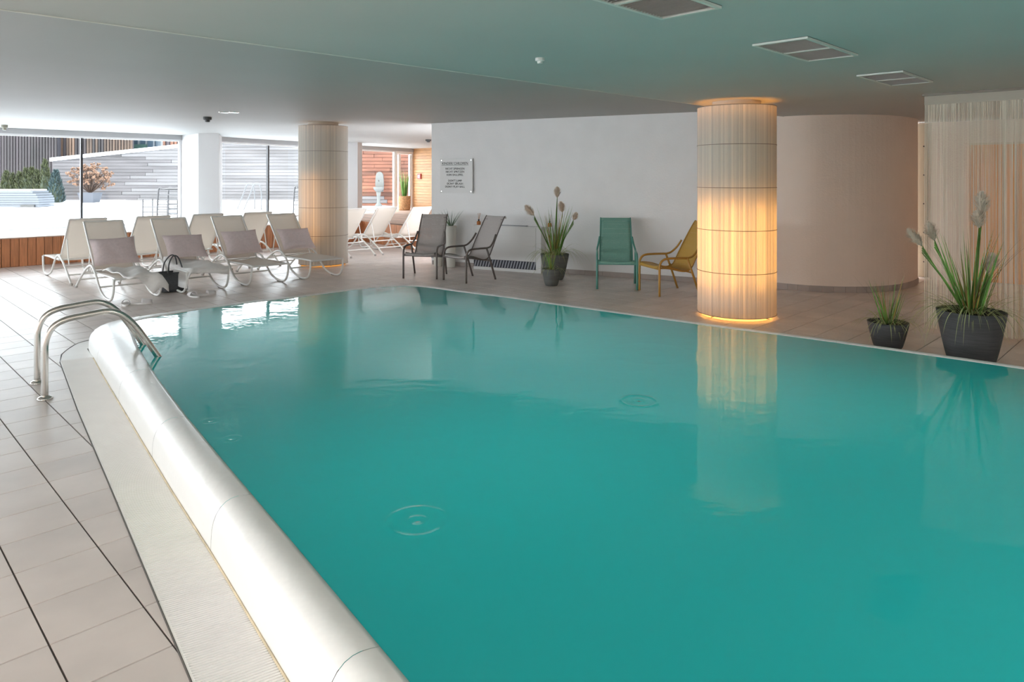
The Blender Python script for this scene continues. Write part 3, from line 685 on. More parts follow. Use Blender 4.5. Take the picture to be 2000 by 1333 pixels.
# ================================================================ POOL HANDRAILS
hr_d = Vector((.57, .387, 0)).normalized()
hp = [(0, .0), (0, .30), (.006, .42), (.05, .515), (.13, .560), (.25, .578), (.36, .590), (.425, .585), (.50, .545), (.58, .455), (.67, .31), (.735, .20), (.83, .05)]
for k, bse in enumerate((Vector((-3.374, 5.03, 0)), Vector((-3.695, 5.42, 0)))):
    t = thing('pool_handrail', 'stainless steel pool handrail, the '+('nearer' if k == 0 else 'farther')+' of the curved pair', 'handrail', bse, 0, 'pair of pool handrails')
    MB().tube(smooth_path([hr_d*a+Vector((0, 0, z_)) for a, z_ in hp], 5), .0225, 14).build('rail', steel, t, True)
    MB().lathe([(.050, 0), (.052, .006), (.040, .016), (.026, .022)], 20).build('floor_flange', steel, t, True)

# ================================================================ SUN LOUNGERS
LP = [(-.21, .30), (-.20, .17), (-.15, .07), (-.06, .022), (.06, .018), (.20, .035), (.365, .09), (.504, .20), (.60, .29), (.70, .356), (.80, .385), (.92, .375), (1.106, .305), (1.27, .22), (1.43, .13), (1.595, .018)]
HW = .285
def make_lounger():
    t = thing('sun_lounger', '', 'sun lounger')        # local x: across, local y: along, 0 at the middle of the loop leg
    for s in (-1, 1):
        MB().tube(smooth_path([(s*HW, a, z_) for a, z_ in LP], 3), .0155, 8).build('side_frame', white_metal, t, True)
        MB().tube([(s*HW, -.02, .010), (s*HW, .14, .012)], .012, 6).build('foot_pad', black_m, t)
        MB().tube(smooth_path([(s*(HW-.03), -.21, .30), (s*(HW-.03), .1, .305), (s*(HW-.03), .45, .300), (s*(HW-.03), .80, .31)], 3), .013, 6).build('seat_rail', white_metal, t, True)
        MB().tube([(s*(HW-.035), .78, .31), (s*(HW-.035), .86, .42), (s*(HW-.035), 1.34, .965)], .013, 6).build('back_rail', white_metal, t, True)
        MB().tube([(s*(HW-.06), 1.08, .655), (s*(HW-.06), 1.20, .27)], .010, 6).build('back_strut', white_metal, t)
        MB().lathe([(.020, 0), (.022, .03), (.016, .034)], 10, (s*HW, 1.60, .0)).build('rear_foot', mat('foot_grey', (.42, .40, .37), .6), t)
    for a, z_, r in ((-.21, .30, .014), (.42, .135, .010), (.80, .31, .012), (1.20, .26, .011), (1.42, .135, .010)):
        MB().tube([(-HW, a, z_), (HW, a, z_)], r, 6).build('cross_bar', white_metal, t)
    MB().tube([(-HW+.035, 1.34, .965), (HW-.035, 1.34, .965)], .014, 6).build('cross_bar', white_metal, t)
    w_ = HW-.03
    rows = [[(x, a, .315-.018*(1-(x/w_)**2)+.004*math.sin(a*7)) for x in [w_*(-1+k/4) for k in range(9)]] for a in [-.21+.1*k for k in range(11)]]
    MB().grid(rows, .006).build('seat_sling', sling, t, True)
    rows = [[(x, .80+.54*s_+.012*(1-(x/w_)**2), .335+.635*s_-.008*(1-(x/w_)**2)) for x in [w_*(-1+k/4) for k in range(9)]] for s_ in [k/8 for k in range(9)]]
    MB().grid(rows, .005).build('back_sling', sling, t, True)
    rows = [[(x, .835+.27*s_-.008, .355+.31*s_+.006) for x in [(w_-.004)*(-1+k/2) for k in range(5)]] for s_ in [k/3 for k in range(4)]]
    return t
A45 = math.radians(45)
def l_loc(u, v): return (*uv(u, v), 0)
proto = make_lounger(); proto.location = l_loc(2.96, 10.03); proto.rotation_euler = (0, 0, A45)
proto['label'] = 'white sun lounger with a crumpled towel over its foot end, nearest the pool handrails'
GF = 'sun loungers in the front row'; proto['group'] = GF
fr = [(3.86, 'white sun lounger mostly covered by a long white towel, right of the dark woven bag'),
      (4.77, 'white sun lounger with cushion and bare seat, third in the front row'),
      (5.71, 'white sun lounger with mauve pillow and bare seat directly in front of the far column')]
for u, lb in fr: dup(proto, l_loc(u, 10.05), A45, lb, GF)
bk = [(2.96, 'white sun lounger facing the windows, leftmost one of the back row'), (3.90, 'white sun lounger facing the windows behind the towel covered lounger'),
      (4.78, 'white sun lounger facing the windows in front of the white pillar'), (5.67, 'white sun lounger facing the windows, just left of the far column')]
for u, lb in bk: dup(proto, l_loc(u, 13.5), A45+math.pi, lb, 'sun loungers in the back row facing the windows')
for u, lb in ((7.79, 'white sun lounger partly hidden by the right side of the far column'), (8.55, 'white sun lounger standing free between the far column and the taupe chairs'), (9.12, 'white sun lounger behind the left taupe chair, near the sign wall')):
    dup(proto, l_loc(u, 13.62 if u < 9 else 13.15), A45+math.pi, lb, 'sun loungers right of the far column')
# pillows
def pillow(u, v, lb, rot=0, w_=.29, h_=.225):
    t = thing('cushion', lb, 'cushion', l_loc(u, v), A45, 'mauve cushions on the front loungers')
    n = 12; F1 = []; rows = []
    for i in range(n+1):
        r = []
        for j in range(n+1):
            a, b_ = -1+2*j/n, -1+2*i/n
            pin = 1-.07*(1-abs(a)**2)*abs(b_)**3; pin2 = 1-.07*(1-abs(b_)**2)*abs(a)**3
            th = .065*(max(0, (1-a**4)*(1-b_**4)))**.55+.006*math.sin(9*a+4*b_)*(1-a*a)*(1-b_*b_)
            r.append((a*w_*pin2, b_*h_*pin, th))
        rows.append(r)
    vs = [Vector(p) for r in rows for p in r]; K = len(vs); vs += [Vector((p.x, p.y, -p.z*.7)) for p in vs[:K]]
    m_ = n+1; fs = [(i*m_+j, i*m_+j+1, (i+1)*m_+j+1, (i+1)*m_+j) for i in range(n) for j in range(n)]
    fs += [tuple(K+q for q in f[::-1]) for f in fs]
    Mt = Matrix.Translation((0, .80+.10, .345+.195)) @ Matrix.Rotation(math.radians(50+rot), 4, 'X') @ Matrix.Rotation(math.radians(rot*.4), 4, 'Z')
    Mt = Matrix.Translation((0, -.07, .03)) @ Mt
    MB().add([Mt @ p for p in vs], fs).build('cushion_cover', mauve, t, True)
pillow(2.97, 10.03, 'mauve cushion on the lounger nearest the pool handrails', 2)
pillow(3.93, 10.05, 'mauve cushion above the long white towel', -5)
pillow(4.80, 10.05, 'mauve cushion on the third lounger of the front row', 3)
pillow(5.73, 10.05, 'mauve cushion on the lounger in front of the far column', -3)
# towels
def towel(name, lb, u, v, rows_fn, nr=26, nc=14):
    t = thing(name, lb, 'towel', l_loc(u, v), A45)
    rows = [[rows_fn(i/(nr-1), j/(nc-1)) for j in range(nc)] for i in range(nr)]
    MB().grid(rows, .012).build('terry_cloth', towel_m, t, True)
def tw1(s, c):            # crumpled across the foot end, one corner hanging to the near side
    y = .50-.78*s; x = -.26+.50*c+.10*s
    z_ = .335+.018*math.sin(9*c+5*s)+.015*math.sin(13*s+3*c)+.05*max(0, 1-abs(s-.15)*6)*(1-abs(2*c-1)**2)
    if y < -.21: z_ -= (-.21-y)*(.5+3.2*max(0, 1-abs(c-.62)*2.2)); y = -.225-.02*math.sin(10*c)
    if c > .8: z_ -= (c-.8)*1.0*s; 
    if c < .25: z_ = z_+.0
    return (x, y, max(z_, .02))
towel('crumpled_towel', 'crumpled white towel over the foot end of the lounger nearest the handrails', 2.99, 10.03, tw1)
def tw2(s, c):
    y = .80-1.05*s; x = -.33+.62*c
    z_ = .337+.010*math.sin(8*c+3*s)+.012*math.sin(15*s+4*c)+.09*max(0, 1-s*3.2)*(1-c)
    if c < .12: z_ -= (.12-c)*2.2; x = -.262-.012*math.sin(14*s)
    if y < -.21: z_ -= (-.21-y)*(.5+2.0*c); y = -.222-.015*math.sin(12*c)
    return (x, y, z_)
towel('long_towel', 'long white towel spread over the lounger beside the dark woven bag', 3.86, 10.05, tw2)
# bag
bp_ = G(330, 572); bag = thing('woven_bag', 'dark grey woven tote bag with rope handles standing between two loungers', 'bag', (bp_.x, bp_.y+.12, 0), A45)
rows = []
for k in range(7):
    z_ = .015+.265*k/6; q = 1+.12*k/6; rows.append([(.17*q*(abs(math.cos(a))**.6)*(1 if math.cos(a) >= 0 else -1), .10*q*(abs(math.sin(a))**.6)*(1 if math.sin(a) >= 0 else -1), z_) for a in [2*math.pi*j/28 for j in range(29)]])
rows = [[(x*.3, y*.3, .012) for x, y, z_ in rows[0]]]+rows
MB().grid(rows, -.008).build('bag_body', wicker, bag, True)
for s in (-1, 1):
    MB().tube(smooth_path([(-.10, s*.115, .27), (-.085, s*.09, .40), (-.02, s*.05, .50), (.05, s*.06, .47), (.10, s*.115, .27)], 5), .009, 7).build('rope_handle', wicker, bag, True)
# slippers
def slipper(px, py, rz, lb):
    p = G(px, py); t = thing('bath_slipper', lb, 'slipper', p, rz, 'white bath slippers on the tiles')
    out = [(.045*math.cos(a)*(1+.12*math.sin(a)), .125*math.sin(a)) for a in [2*math.pi*k/20 for k in range(20)]]
    MB().prism(out, 0, .018).build('sole', mat('slipper_sole', (.85, .82, .80), .8), t)
    rows = []
    for i in range(6):
        y = .005+.022*i; w_ = .047*(1-.10*i/5)*(1 if i < 5 else .8); h = .052-.004*i
        rows.append([(w_*math.cos(a), y, .016+h*math.sin(a)) for a in [math.pi*j/10 for j in range(11)]])
    MB().grid(rows, .005).build('upper', mat('slipper_terry', (.86, .82, .82), .9, bump=.5, bscale=200), t, True)
slipper(246, 596, .5, 'white bath slipper with raised toe, leftmost of four')
slipper(276, 594, -1.2, 'white bath slipper lying flat, second from the left')
slipper(379, 580, .9, 'white bath slipper left one of the pair by the dark bag')
slipper(403, 577, -.9, 'white bath slipper right one of the pair, nearest the pool')

# ================================================================ LATTICE ARMCHAIRS
def make_armchair(loc, face, m_sling, m_frame, label, wid=.56):
    t = thing('armchair', label, 'chair', (loc[0], loc[1], 0), math.atan2(face[1], face[0])+math.pi/2)   # local -y is forward; origin between the front feet
    hw = wid/2
    for s in (-1, 1):
        x = s*hw
        MB().tube(smooth_path([(x, 0, 0), (x, 0, .34), (x, .008, .43), (x, .05, .485), (x, .12, .505), (x, .28, .508), (x, .42, .505)], 4), .0155, 8).build('front_leg', m_frame, t, True)
        MB().tube(smooth_path([(x, .42, .505), (x, .50, .525), (x*.93, .585, .60), (x*.86, .65, .70)], 4), .0145, 8).build('arm_support', m_frame, t, True)
        MB().tube([(x, .42, .50), (x, .50, .30), (x*1.0, .61, 0)], .0155, 8).build('rear_leg', m_frame, t, True)
        MB().tube(smooth_path([(x*.97, .01, .38), (x*.9, .15, .37), (x*.9, .36, .325), (x*.9, .45, .33), (x*.93, .485, .36)], 4), .012, 8).build('seat_rail', m_frame, t, True)
    MB().box((-hw, -.006, .355), (hw, .012, .395)).build('front_rail', m_frame, t)
    MB().tube([(-hw, .50, .30), (hw, .50, .30)], .011, 6).build('cross_bar', m_frame, t)
    w_ = hw-.04
    prof_ = smooth_path([(0, -.012, .375), (0, .0, .402), (0, .05, .405), (0, .18, .385), (0, .34, .335), (0, .44, .325), (0, .51, .365), (0, .56, .45), (0, .66, .64), (0, .77, .83), (0, .85, .955), (0, .872, .975), (0, .895, .968), (0, .90, .94)], 3)
    rows = []
    for q, p in enumerate(prof_):
        ww = w_*(1.0 if p.z < .5 else 1-.06*(p.z-.5)*2)
        rows.append([(ww*a, p.y, p.z-.010*(1-a*a)*(1 if p.y < .5 else 0)) for a in (-1, -.75, -.4, 0, .4, .75, 1)])
    MB().grid(rows, .007).build('lattice_sling', m_sling, t, True)
    for s in (-1, 1):
        edge = [(s*w_*(1.0 if p.z < .5 else 1-.06*(p.z-.5)*2), p.y, p.z) for p in prof_[3:-6]]
        MB().tube(edge, .009, 6).build('sling_edge', m_frame, t, True)
        MB().box((s*(w_-.045)-.025, .83, .915), (s*(w_-.045)+.025, .842, .93)).build('back_clip', m_frame, t)
    return t
make_armchair((-1.452, 10.99), (-.16, -.987), taupe_m, taupe_s, 'taupe lattice armchair facing the pool, left of its twin', .545)
make_armchair((-.88, 10.695), (-.707, -.707), taupe_m, taupe_s, 'taupe lattice armchair turned to the left in front of the white cabinet', .535)
make_armchair((1.50, 9.94), (-.12, -.993), teal_m, teal_s, 'sea green lattice armchair against the white wall', .565)
make_armchair((1.895, 9.615), (-.957, -.29), must_m, must_s, 'mustard yellow lattice armchair partly hidden behind the glowing column', .575)

# ================================================================ PLANTS
def blade(mb, p0, d, L_, w_, droop, n=6, twist=0):
    d = Vector(d).normalized(); side = d.cross(Vector((0, 0, 1)))
    side = side.normalized() if side.length > .05 else Vector((1, 0, 0))
    side = Matrix.Rotation(twist, 3, 'Z') @ side
    pts = []; p = Vector(p0); q = d.copy(); st = L_/n
    for i in range(n+1):
        ww = w_*(1-(i/n)**1.8)*(.6+.4*min(1, i*1.0)); pts.append((p-side*ww/2, p+side*ww/2)); q = (q+Vector((0, 0, -droop/n))).normalized(); p = p+q*st
    vs = [v for a in pts for v in a]; mb.add(vs, [(2*i, 2*i+1, 2*i+3, 2*i+2) for i in range(n)])
def pot(t, r0, r1, h, m, ribs=True):
    MB().lathe([(r0*.96, 0), (r0, .006)]+[(r0+(r1-r0)*((k/10)**.75), h*k/10) for k in range(1, 11)]+[(r1-.012, h), (r1-.02, h-.035)], 36).build('pot', m, t, True)
    MB().lathe([(r1-.021, h-.034), (.01, h-.025)], 24).build('soil', soil_m, t)
def plume(t, base, top, r):
    b0, t0 = Vector(base), Vector(top); d = t0-b0; L_ = d.length; d.normalize(); a = d.orthogonal().normalized(); b_ = d.cross(a); mb = MB()
    rnd = random.Random(int(abs(top[0])*1000)+5)
    for k in range(620):
        s = rnd.random()**.8; ang = rnd.random()*6.283; o = a*math.cos(ang)+b_*math.sin(ang); p = b0+d*L_*s*.85
        rr = 1.45*r*(math.sin(math.pi*min(1, .12+s*.85))**.7)*(.5+.7*rnd.random()); tip = p+o*rr+d*(L_*.22); sd = d.cross(o)*.004
        m_ = p+o*rr*.6+d*L_*.07
        mb.add([p-sd, p+sd, m_+sd*.8, m_-sd*.8, tip], [(0, 1, 2, 3), (3, 2, 4)])
    core = MB().lathe([(r*.15, 0), (r*.55, L_*.3), (r*.6, L_*.6), (r*.2, L_*.92), (.002, L_)], 10).build('plume', plume_m, t, True); M4 = Matrix.Translation(b0) @ d.to_track_quat('Z', 'Y').to_matrix().to_4x4(); core.matrix_basis = M4
    tag(mb.build('plume_hairs', plume_m, core), kind='stuff')
    mb_o = core.children[0]; mb_o.matrix_parent_inverse = M4.inverted()
def grassy(name, X, Y, r0, r1, h, pm, label, plumes, tall, arch, sc_=1.0, seed=1, lm=leaf_m, stick=0):
    rnd = random.Random(seed); t = thing(name, label, 'plant', (X, Y, 0)); pot(t, r0, r1, h, pm)
    top = h-.02
    for (px, py, dx, dz, r, Ls) in plumes:       # plume bottom point as a pixel, lean and length
        B = AT(px, py, Y)-Vector((X, Y, 0)); B.y = rnd.uniform(-.06, .06)
        bx = B.x*.12
        st = MB()
        for k in range(4):
            o = Vector((rnd.uniform(-.012, .012), rnd.uniform(-.012, .012), 0))
            st.tube([Vector((bx, 0, top))+o*2.0, Vector((bx, 0, top)).lerp(B, .5)+o*1.3, B-Vector((0, 0, .02*k))], .0045, 5)
        st.build('stem', leaf_m, t, True)
        plume(t, B, B+Vector((dx, 0, dz)), r)
    mb = MB()
    for k in range(tall):
        a = rnd.uniform(0, 6.283); q = rnd.uniform(0, r1*.35)
        blade(mb, (q*math.cos(a), q*math.sin(a), top), (math.cos(a)*.30, math.sin(a)*.30, 1), rnd.uniform(.45, 1)*Lt(sc_), rnd.uniform(.008, .020)*sc_**.5, rnd.uniform(0, .12), 5, rnd.uniform(0, 3))
    tag(mb.build('upright_blades', lm, t), kind='stuff')
    mb = MB()
    for k in range(tall//2):
        a = rnd.uniform(0, 6.283); q = rnd.uniform(0, r1*.3)
        blade(mb, (q*math.cos(a), q*math.sin(a), top), (math.cos(a)*.2, math.sin(a)*.2, 1), rnd.uniform(.4, .95)*Lt(sc_), rnd.uniform(.006, .014)*sc_**.5, rnd.uniform(0, .1), 5, rnd.uniform(0, 3))
    tag(mb.build('yellow_blades', leaf_y, t), kind='stuff')
    mb = MB()
    for k in range(arch):
        a = rnd.uniform(0, 6.283); q = rnd.uniform(0, r1*.8)
        blade(mb, (q*math.cos(a), q*math.sin(a), top), (math.cos(a)*.8, math.sin(a)*.8, 1.1), rnd.uniform(.26, .66)*sc_, .008, rnd.uniform(1.6, 3.4), 9, 0)
    tag(mb.build('arching_blades', leaf_p, t), kind='stuff')
    mb = MB()
    for k in range(stick):
        a = rnd.uniform(0, 6.283)
        blade(mb, (0, 0, top), (math.cos(a)*.5, math.sin(a)*.5, 1), rnd.uniform(.7, 1.2)*Lt(sc_), .006, rnd.uniform(.3, .9), 8, 0)
    if stick: tag(mb.build('thin_stalks', stem_m, t), kind='stuff')
    return t
def Lt(s): return .80*s
grassy('potted_pampas_grass', 3.955, 6.0, .165, .262, .455, pot_m, 'large dark pot of pampas grass with cream plumes in front of the string curtain',
       [(1800, 480, -.12, .14, .042, .2), (1830, 470, -.06, .16, .046, .2), (1920, 420, .0, .20, .055, .2), (1912, 445, -.02, .15, .05, .2), (1938, 535, .05, .17, .055, .2)], 46, 110, 1.0, 11, stick=16)
grassy('potted_grass', 3.52, 6.52, .11, .178, .25, pot_m, 'small dark pot of arching green grass at the rim beside the large pampas pot', [], 26, 60, .62, 5, stick=5)
grassy('potted_pampas_grass', .672, 10.95, .13, .225, .40, pot2_m, 'grey pot of pampas grass with four plumes against the white wall',
       [(1043, 421, -.14, .16, .055, .2), (1088, 386, .0, .17, .05, .2), (1099, 415, -.03, .17, .055, .2), (1120, 430, .05, .12, .045, .2)], 44, 80, 1.08, 21, stick=14)
grassy('potted_grass', .585, 10.32, .09, .142, .25, pot2_m, 'small grey pot of striped grass standing in front of the pampas pot', [], 20, 40, .58, 9)
for X, Y, lb, sd in ((-1.09, 12.44, 'slim white planter with wiry green grass beside the cabinet', 3), (-1.335, 12.58, 'slim white planter with a spiky green plant behind the left taupe chair', 4)):
    t = thing('planter', lb, 'plant', (X, Y, 0)); rnd = random.Random(sd)
    MB().lathe([(.075, 0), (.078, .01), (.098, .735), (.088, .74), (.086, .71)], 24).build('planter_body', mat('planter_white', (.74, .72, .66), .5), t, True)
    MB().lathe([(.086, .71), (.01, .712)], 16).build('soil', soil_m, t); mb = MB()
    for k in range(34 if sd == 3 else 12):
        a = rnd.uniform(0, 6.283); e = .55 if sd == 3 else .3
        blade(mb, (0.02*math.cos(a), .02*math.sin(a), .71), (math.cos(a)*e, min(.1, math.sin(a)*e), 1), rnd.uniform(.18, .42) if sd == 3 else rnd.uniform(.18, .30), .012 if sd == 3 else .028, rnd.uniform(.1, .9) if sd == 3 else .05, 6, rnd.uniform(0, 1))
    tag(mb.build('leaves', mat('blue_green_leaf', (.16, .25, .14), .5, var=.3, trans=.2, rnd=.4), t), kind='stuff')
# basket plant by the glass door
bx = AT(790, 411, 22.5); t = thing('basket_planter', 'tan woven basket with tall grass beside the glass door', 'plant', (bx.x, bx.y, .544))
MB().lathe([(.17, 0), (.185, .05), (.205, .30), (.20, .46), (.18, .46), (.17, .42)], 20).build('basket', mat('tan_weave', (.52, .28, .13), .8, var=.4, scale=30, bump=.8, bscale=60), t, True)
MB().lathe([(.172, .42), (.01, .43)], 16).build('soil', soil_m, t)
mb = MB(); rnd = random.Random(2)
for k in range(60):
    a = rnd.uniform(0, 6.283); blade(mb, (.06*math.cos(a), .06*math.sin(a), .42), (math.cos(a)*.12, math.sin(a)*.12, 1), rnd.uniform(.4, .95), .03, .08, 5, rnd.uniform(0, 3))
tag(mb.build('leaves', leaf_m, t), kind='stuff')
# alarm button on the siding
q = on_line(820, sa, sb); ab = thing('alarm_button', 'small red alarm box on the honey wood wall', 'alarm'); ab.matrix_world = frame(q, sb-sa, 1.55)
MB().box((-.09, -.05, 0), (.09, -.001, .18)).build('housing', mat('alarm_red', (.45, .06, .05), .4), ab)
MB().box((-.045, -.055, .045), (.045, -.0505, .135)).build('button', mat('alarm_white', (.8, .75, .75), .4), ab)

# ================================================================ STRING CURTAIN and the niche behind it
cu = thing('string_curtain', 'ivory string curtain hanging from a ceiling rail beside the large pampas grass', 'curtain')
c0, c1 = Vector((4.33, 7.31)), Vector((6.3, 5.61)); cl = (c1-c0).length; Mc = frame(c0, c1-c0)
MB().box((-.02, -.02, 2.452), (cl, .02, 2.4755), Mc).build('rail', mat('rail_metal', (.20, .17, .14), .4, .5), cu)
MB().box((0, -.004, 2.36), (cl, .004, 2.452), Mc).build('heading_tape', mat('heading', (.66, .60, .52), .8, trans=.3), cu)
mb = MB(); rnd = random.Random(8); x = .004
while x < cl:
    yy = rnd.uniform(-.03, .03)*1.0+.018*math.sin(x*31); wq = rnd.choice((.0018, .0022, .003, .0042)); sw_ = rnd.uniform(-.006, .006); zb = .022+rnd.uniform(0, .012)
    mb.add([Mc @ Vector(p) for p in ((x, 0, 2.37), (x+wq, 0, 2.37), (x+wq+sw_*.4, yy, 1.6), (x+sw_*.4, yy, 1.6), (x+wq+sw_, yy, zb), (x+sw_, yy, zb),
            (x+wq/2, wq, 2.37), (x+wq/2+sw_*.4, yy+wq, 1.6), (x+wq/2+sw_, yy+wq, zb))],
           [(0, 3, 2, 1), (3, 5, 4, 2), (1, 2, 7, 6), (2, 4, 8, 7), (6, 7, 3, 0), (7, 8, 5, 3)])
    x += rnd.uniform(.0026, .0060)
tag(mb.build('strings', mat('curtain_string', (.90, .82, .70), .7, trans=.2, rnd=.12), cu), kind='stuff')
# orange panels on the niche wall and a pale screwed panel
nd = Vector((11.2, 7.3))-Vector((6.30, 11.42)); nd.normalize()
def niche(px): return on_line(px, (6.30, 11.42), (11.2, 7.3))
for pxa, pxb, lb in ((1894, 1983, 'amber panel behind the string curtain, left one'), (1987, 2120, 'amber panel behind the string curtain, right one')):
    a, b_ = niche(pxa), niche(pxb); t = thing('wall_panel', lb, 'panel'); t.matrix_world = frame(a, nd)
    MB().box((0, -.03, .01), ((b_-a).length, -.001, 2.10)).build('panel_board', mat('amber_panel', (.85, .36, .07), .35, var=.08, scale=2), t)
    MB().box((0, -.034, 2.10), ((b_-a).length, -.001, 2.13)).build('panel_rail', mat('pale_wood', (.7, .55, .38), .5), t)
a = niche(1793); b_ = niche(1812); t = thing('access_panel', 'narrow pale panel with screws between the curved wall and the curtain', 'panel'); t.matrix_world = frame(a, nd)
MB().box((0, -.02, .01), ((b_-a).length, -.001, 2.46)).build('panel_sheet', mat('pale_sheet', (.42, .35, .25), .5), t)
for zz in (.25, .72, 1.18, 1.64, 2.10):
    MB().lathe([(.012, 0), (.010, .004)], 8).build('screw', dark_metal, t).matrix_basis = Matrix.Translation((.085, -.02, zz)) @ Matrix.Rotation(math.pi/2, 4, 'X')
# warm lamp of the niche (a real ceiling luminaire behind the curtain)
nl = thing('ceiling_lamp', 'round warm ceiling lamp behind the string curtain', 'lamp', (7.0, 8.8, 2.4755))
MB().lathe([(.20, 0), (.20, -.03), (.17, -.05)], 24).build('lamp_body', white_metal, nl)
MB().lathe([(.165, -.052), (.12, -.075), (.01, -.085)], 24).build('diffuser', emis('warm_diffuser', (1, .58, .26), 14), nl)

# ================================================================ OUTSIDE
snow = MB(); rows = []
def sz(X, Y): return .50+.02*math.sin(X*1.3+Y)*min(1, max(0, (Y-18)/10))
xs = [-60+2.0*k for k in range(40)]
out_line = lambda X: interp([(-60, -36), (-17.6, 6.8), (-10.3, 14.1), (-7.85, 16.65), (-7.25, 17.35), (-5.95, 19.6), (-4.84, 22.0), (-3.47, 24.3), (20, 30)], X)
xx = [-40+1.0*k for k in range(42)]
rows = [[(X, out_line(X)+(60-out_line(X))*((k/24)**1.6), 0) for X in xx] for k in range(25)]
rows = [[(x, y, sz(x, y)) for x, y, _ in r] for r in rows]
sg = MB().grid(rows, .3).prism([(-9.3, -7.7), (-17.7, 6.3), (-40, -20), (-30, -40), (-12, -30)], .2, .5).build('snow_ground', snow_m, None, True); tag(sg, 'untouched white snow covering the terrace outside', 'snow', kind='stuff')
# retaining wall of weathered horizontal boards, sunlight on its right part coloured in, top edge climbing to the right
RY = 34.0
rw = thing('board_fence', 'long weathered fence of horizontal boards behind the snowy terrace', 'fence')
xa, xb = AT(103, 300, RY).x, AT(716, 300, RY).x
def ztop(X): return 2.52+(X-xa)*.1065+.0
zz = .45; bh = .155
MB().add([(xa, RY+.06, .3), (xb, RY+.06, .3), (xb, RY+.06, ztop(xb)-.1), (xa, RY+.06, ztop(xa)-.1), (xa, RY+.12, .3), (xb, RY+.12, .3), (xb, RY+.12, ztop(xb)-.1), (xa, RY+.12, ztop(xa)-.1)], [(0, 1, 2, 3), (7, 6, 5, 4), (0, 4, 5, 1), (2, 6, 7, 3), (1, 5, 6, 2), (3, 7, 4, 0)]).build('fence_backing', mat('fence_grey', (.05, .046, .045), .9), rw)
xm = AT(290, 300, RY).x
while zz < ztop(xb):
    x0 = xa if zz+bh <= ztop(xa) else xa+(zz+bh-ztop(xa))/.1065
    if x0 >= xb: break
    cuts_ = [x0]+[q for q in (xm+random.uniform(-1.5, 1.5), -8.5+random.uniform(-1, 1)) if q > x0+.5]+[xb]
    for c_i in range(len(cuts_)-1):
        a, b_ = cuts_[c_i]+.01, cuts_[c_i+1]-.01; off_ = random.uniform(-.012, .012)
        MB().box((a, RY-.03+off_, zz+.006), (b_, RY+.055, zz+bh-.006)).build('board', grey_wood if b_ < xm+2 else bright_wood, rw)
    zz += bh
MB().add([(xa-.1, RY-.08, ztop(xa)-.13), (xb, RY-.08, ztop(xb)-.13), (xb, RY+.2, ztop(xb)-.13), (xa-.1, RY+.2, ztop(xa)-.13), (xa-.1, RY-.08, ztop(xa)+.04), (xb, RY-.08, ztop(xb)+.04), (xb, RY+.2, ztop(xb)+.04), (xa-.1, RY+.2, ztop(xa)+.04)], [(3, 2, 1, 0), (4, 5, 6, 7), (0, 1, 5, 4), (2, 3, 7, 6), (1, 2, 6, 5), (3, 0, 4, 7)]).build('snowy_coping', snow_m, rw)
# reddish fence seen through the right windows
R2 = 27.0; rf = thing('board_fence', 'reddish larch fence behind the white fountain', 'fence'); xa2, xb2 = AT(676, 300, R2).x, AT(822, 300, R2).x
MB().box((xa2, R2+.03, .4), (xb2, R2+.10, 3.6)).build('fence_backing', mat('fence_dark', (.03, .027, .026), .9), rf); zz = .47
while zz < 3.6:
    xs_ = [xa2]+sorted(random.uniform(xa2+.3, xb2-.3) for _ in range(1))+[xb2]
    for a, b_ in zip(xs_, xs_[1:]): MB().box((a+.005, R2-.03+random.uniform(-.01, .01), zz+.006), (b_-.005, R2+.03, zz+.128)).build('board', red_wood if (zz > .95 and zz < 2.6) or b_ > xb2-.1 else bright_wood, rf)
    zz += .136
# vertical slat facades
def facade(name, lb, px0, px1, Y, z0, z1, pitch, m, skip=()):
    t = thing(name, lb, 'facade'); x0, x1 = AT(px0, 0, Y).x, AT(px1, 0, Y).x
    MB().box((x0, Y+.05, z0), (x1, Y+.3, z1)).build('facade_wall', mat('facade_dark', (.022, .02, .026), .9), t); x = x0; i = 0; me = {}
    while x < x1-.02:
        wv = pitch*random.uniform(.62, .78); zz0 = z0+random.choice((0, 0, 0, .15)); MB().box((x, Y-.02, zz0), (x+wv, Y+.05, z1-random.uniform(0, .1))).build('slat', m if random.random() > .25 else slat_m, t); x += pitch; i += 1
    return t
facade('slatted_facade', 'dark brown building clad with vertical timber slats at the far left', -60, 112, 39.0, .3, 5.4, .165, slat_m)
facade('slatted_facade', 'tan vertical slat facade above the board fence', 113, 256, 39.6, .3, 5.4, .165, slat2_m)
facade('slatted_facade', 'small reddish slatted wall beside the blue glazed building', 318, 372, 39.8, .3, 5.4, .22, mat('red_slats', (.085, .035, .02), .8, var=.4, scale=1, rnd=.3))
# bluish glazed building
gbd = thing('glazed_building', 'pale blue glazed building behind the fence', 'building')
x0, x1 = AT(257, 0, 41).x, AT(317, 0, 41).x
MB().box((x0, 41, .3), (x1, 41.6, 5.6)).build('glass_front', mat('blue_glass', (.035, .055, .075), .25), gbd)
for k in range(5): MB().box((x0+(x1-x0)*k/4-.04, 40.9, .3), (x0+(x1-x0)*k/4+.04, 41, 5.6)).build('mullion', mat('pale_mullion', (.09, .10, .11), .5), gbd)
MB().box((x0, 40.85, 2.95), (x0+.95, 40.98, 3.55)).build('lit_window', mat('dark_green_window', (.03, .06, .05), .3), gbd)
MB().box((x0+1.05, 40.85, 2.95), (x1, 40.98, 3.15)).build('sill', mat('blue_sill', (.06, .08, .12), .3), gbd)
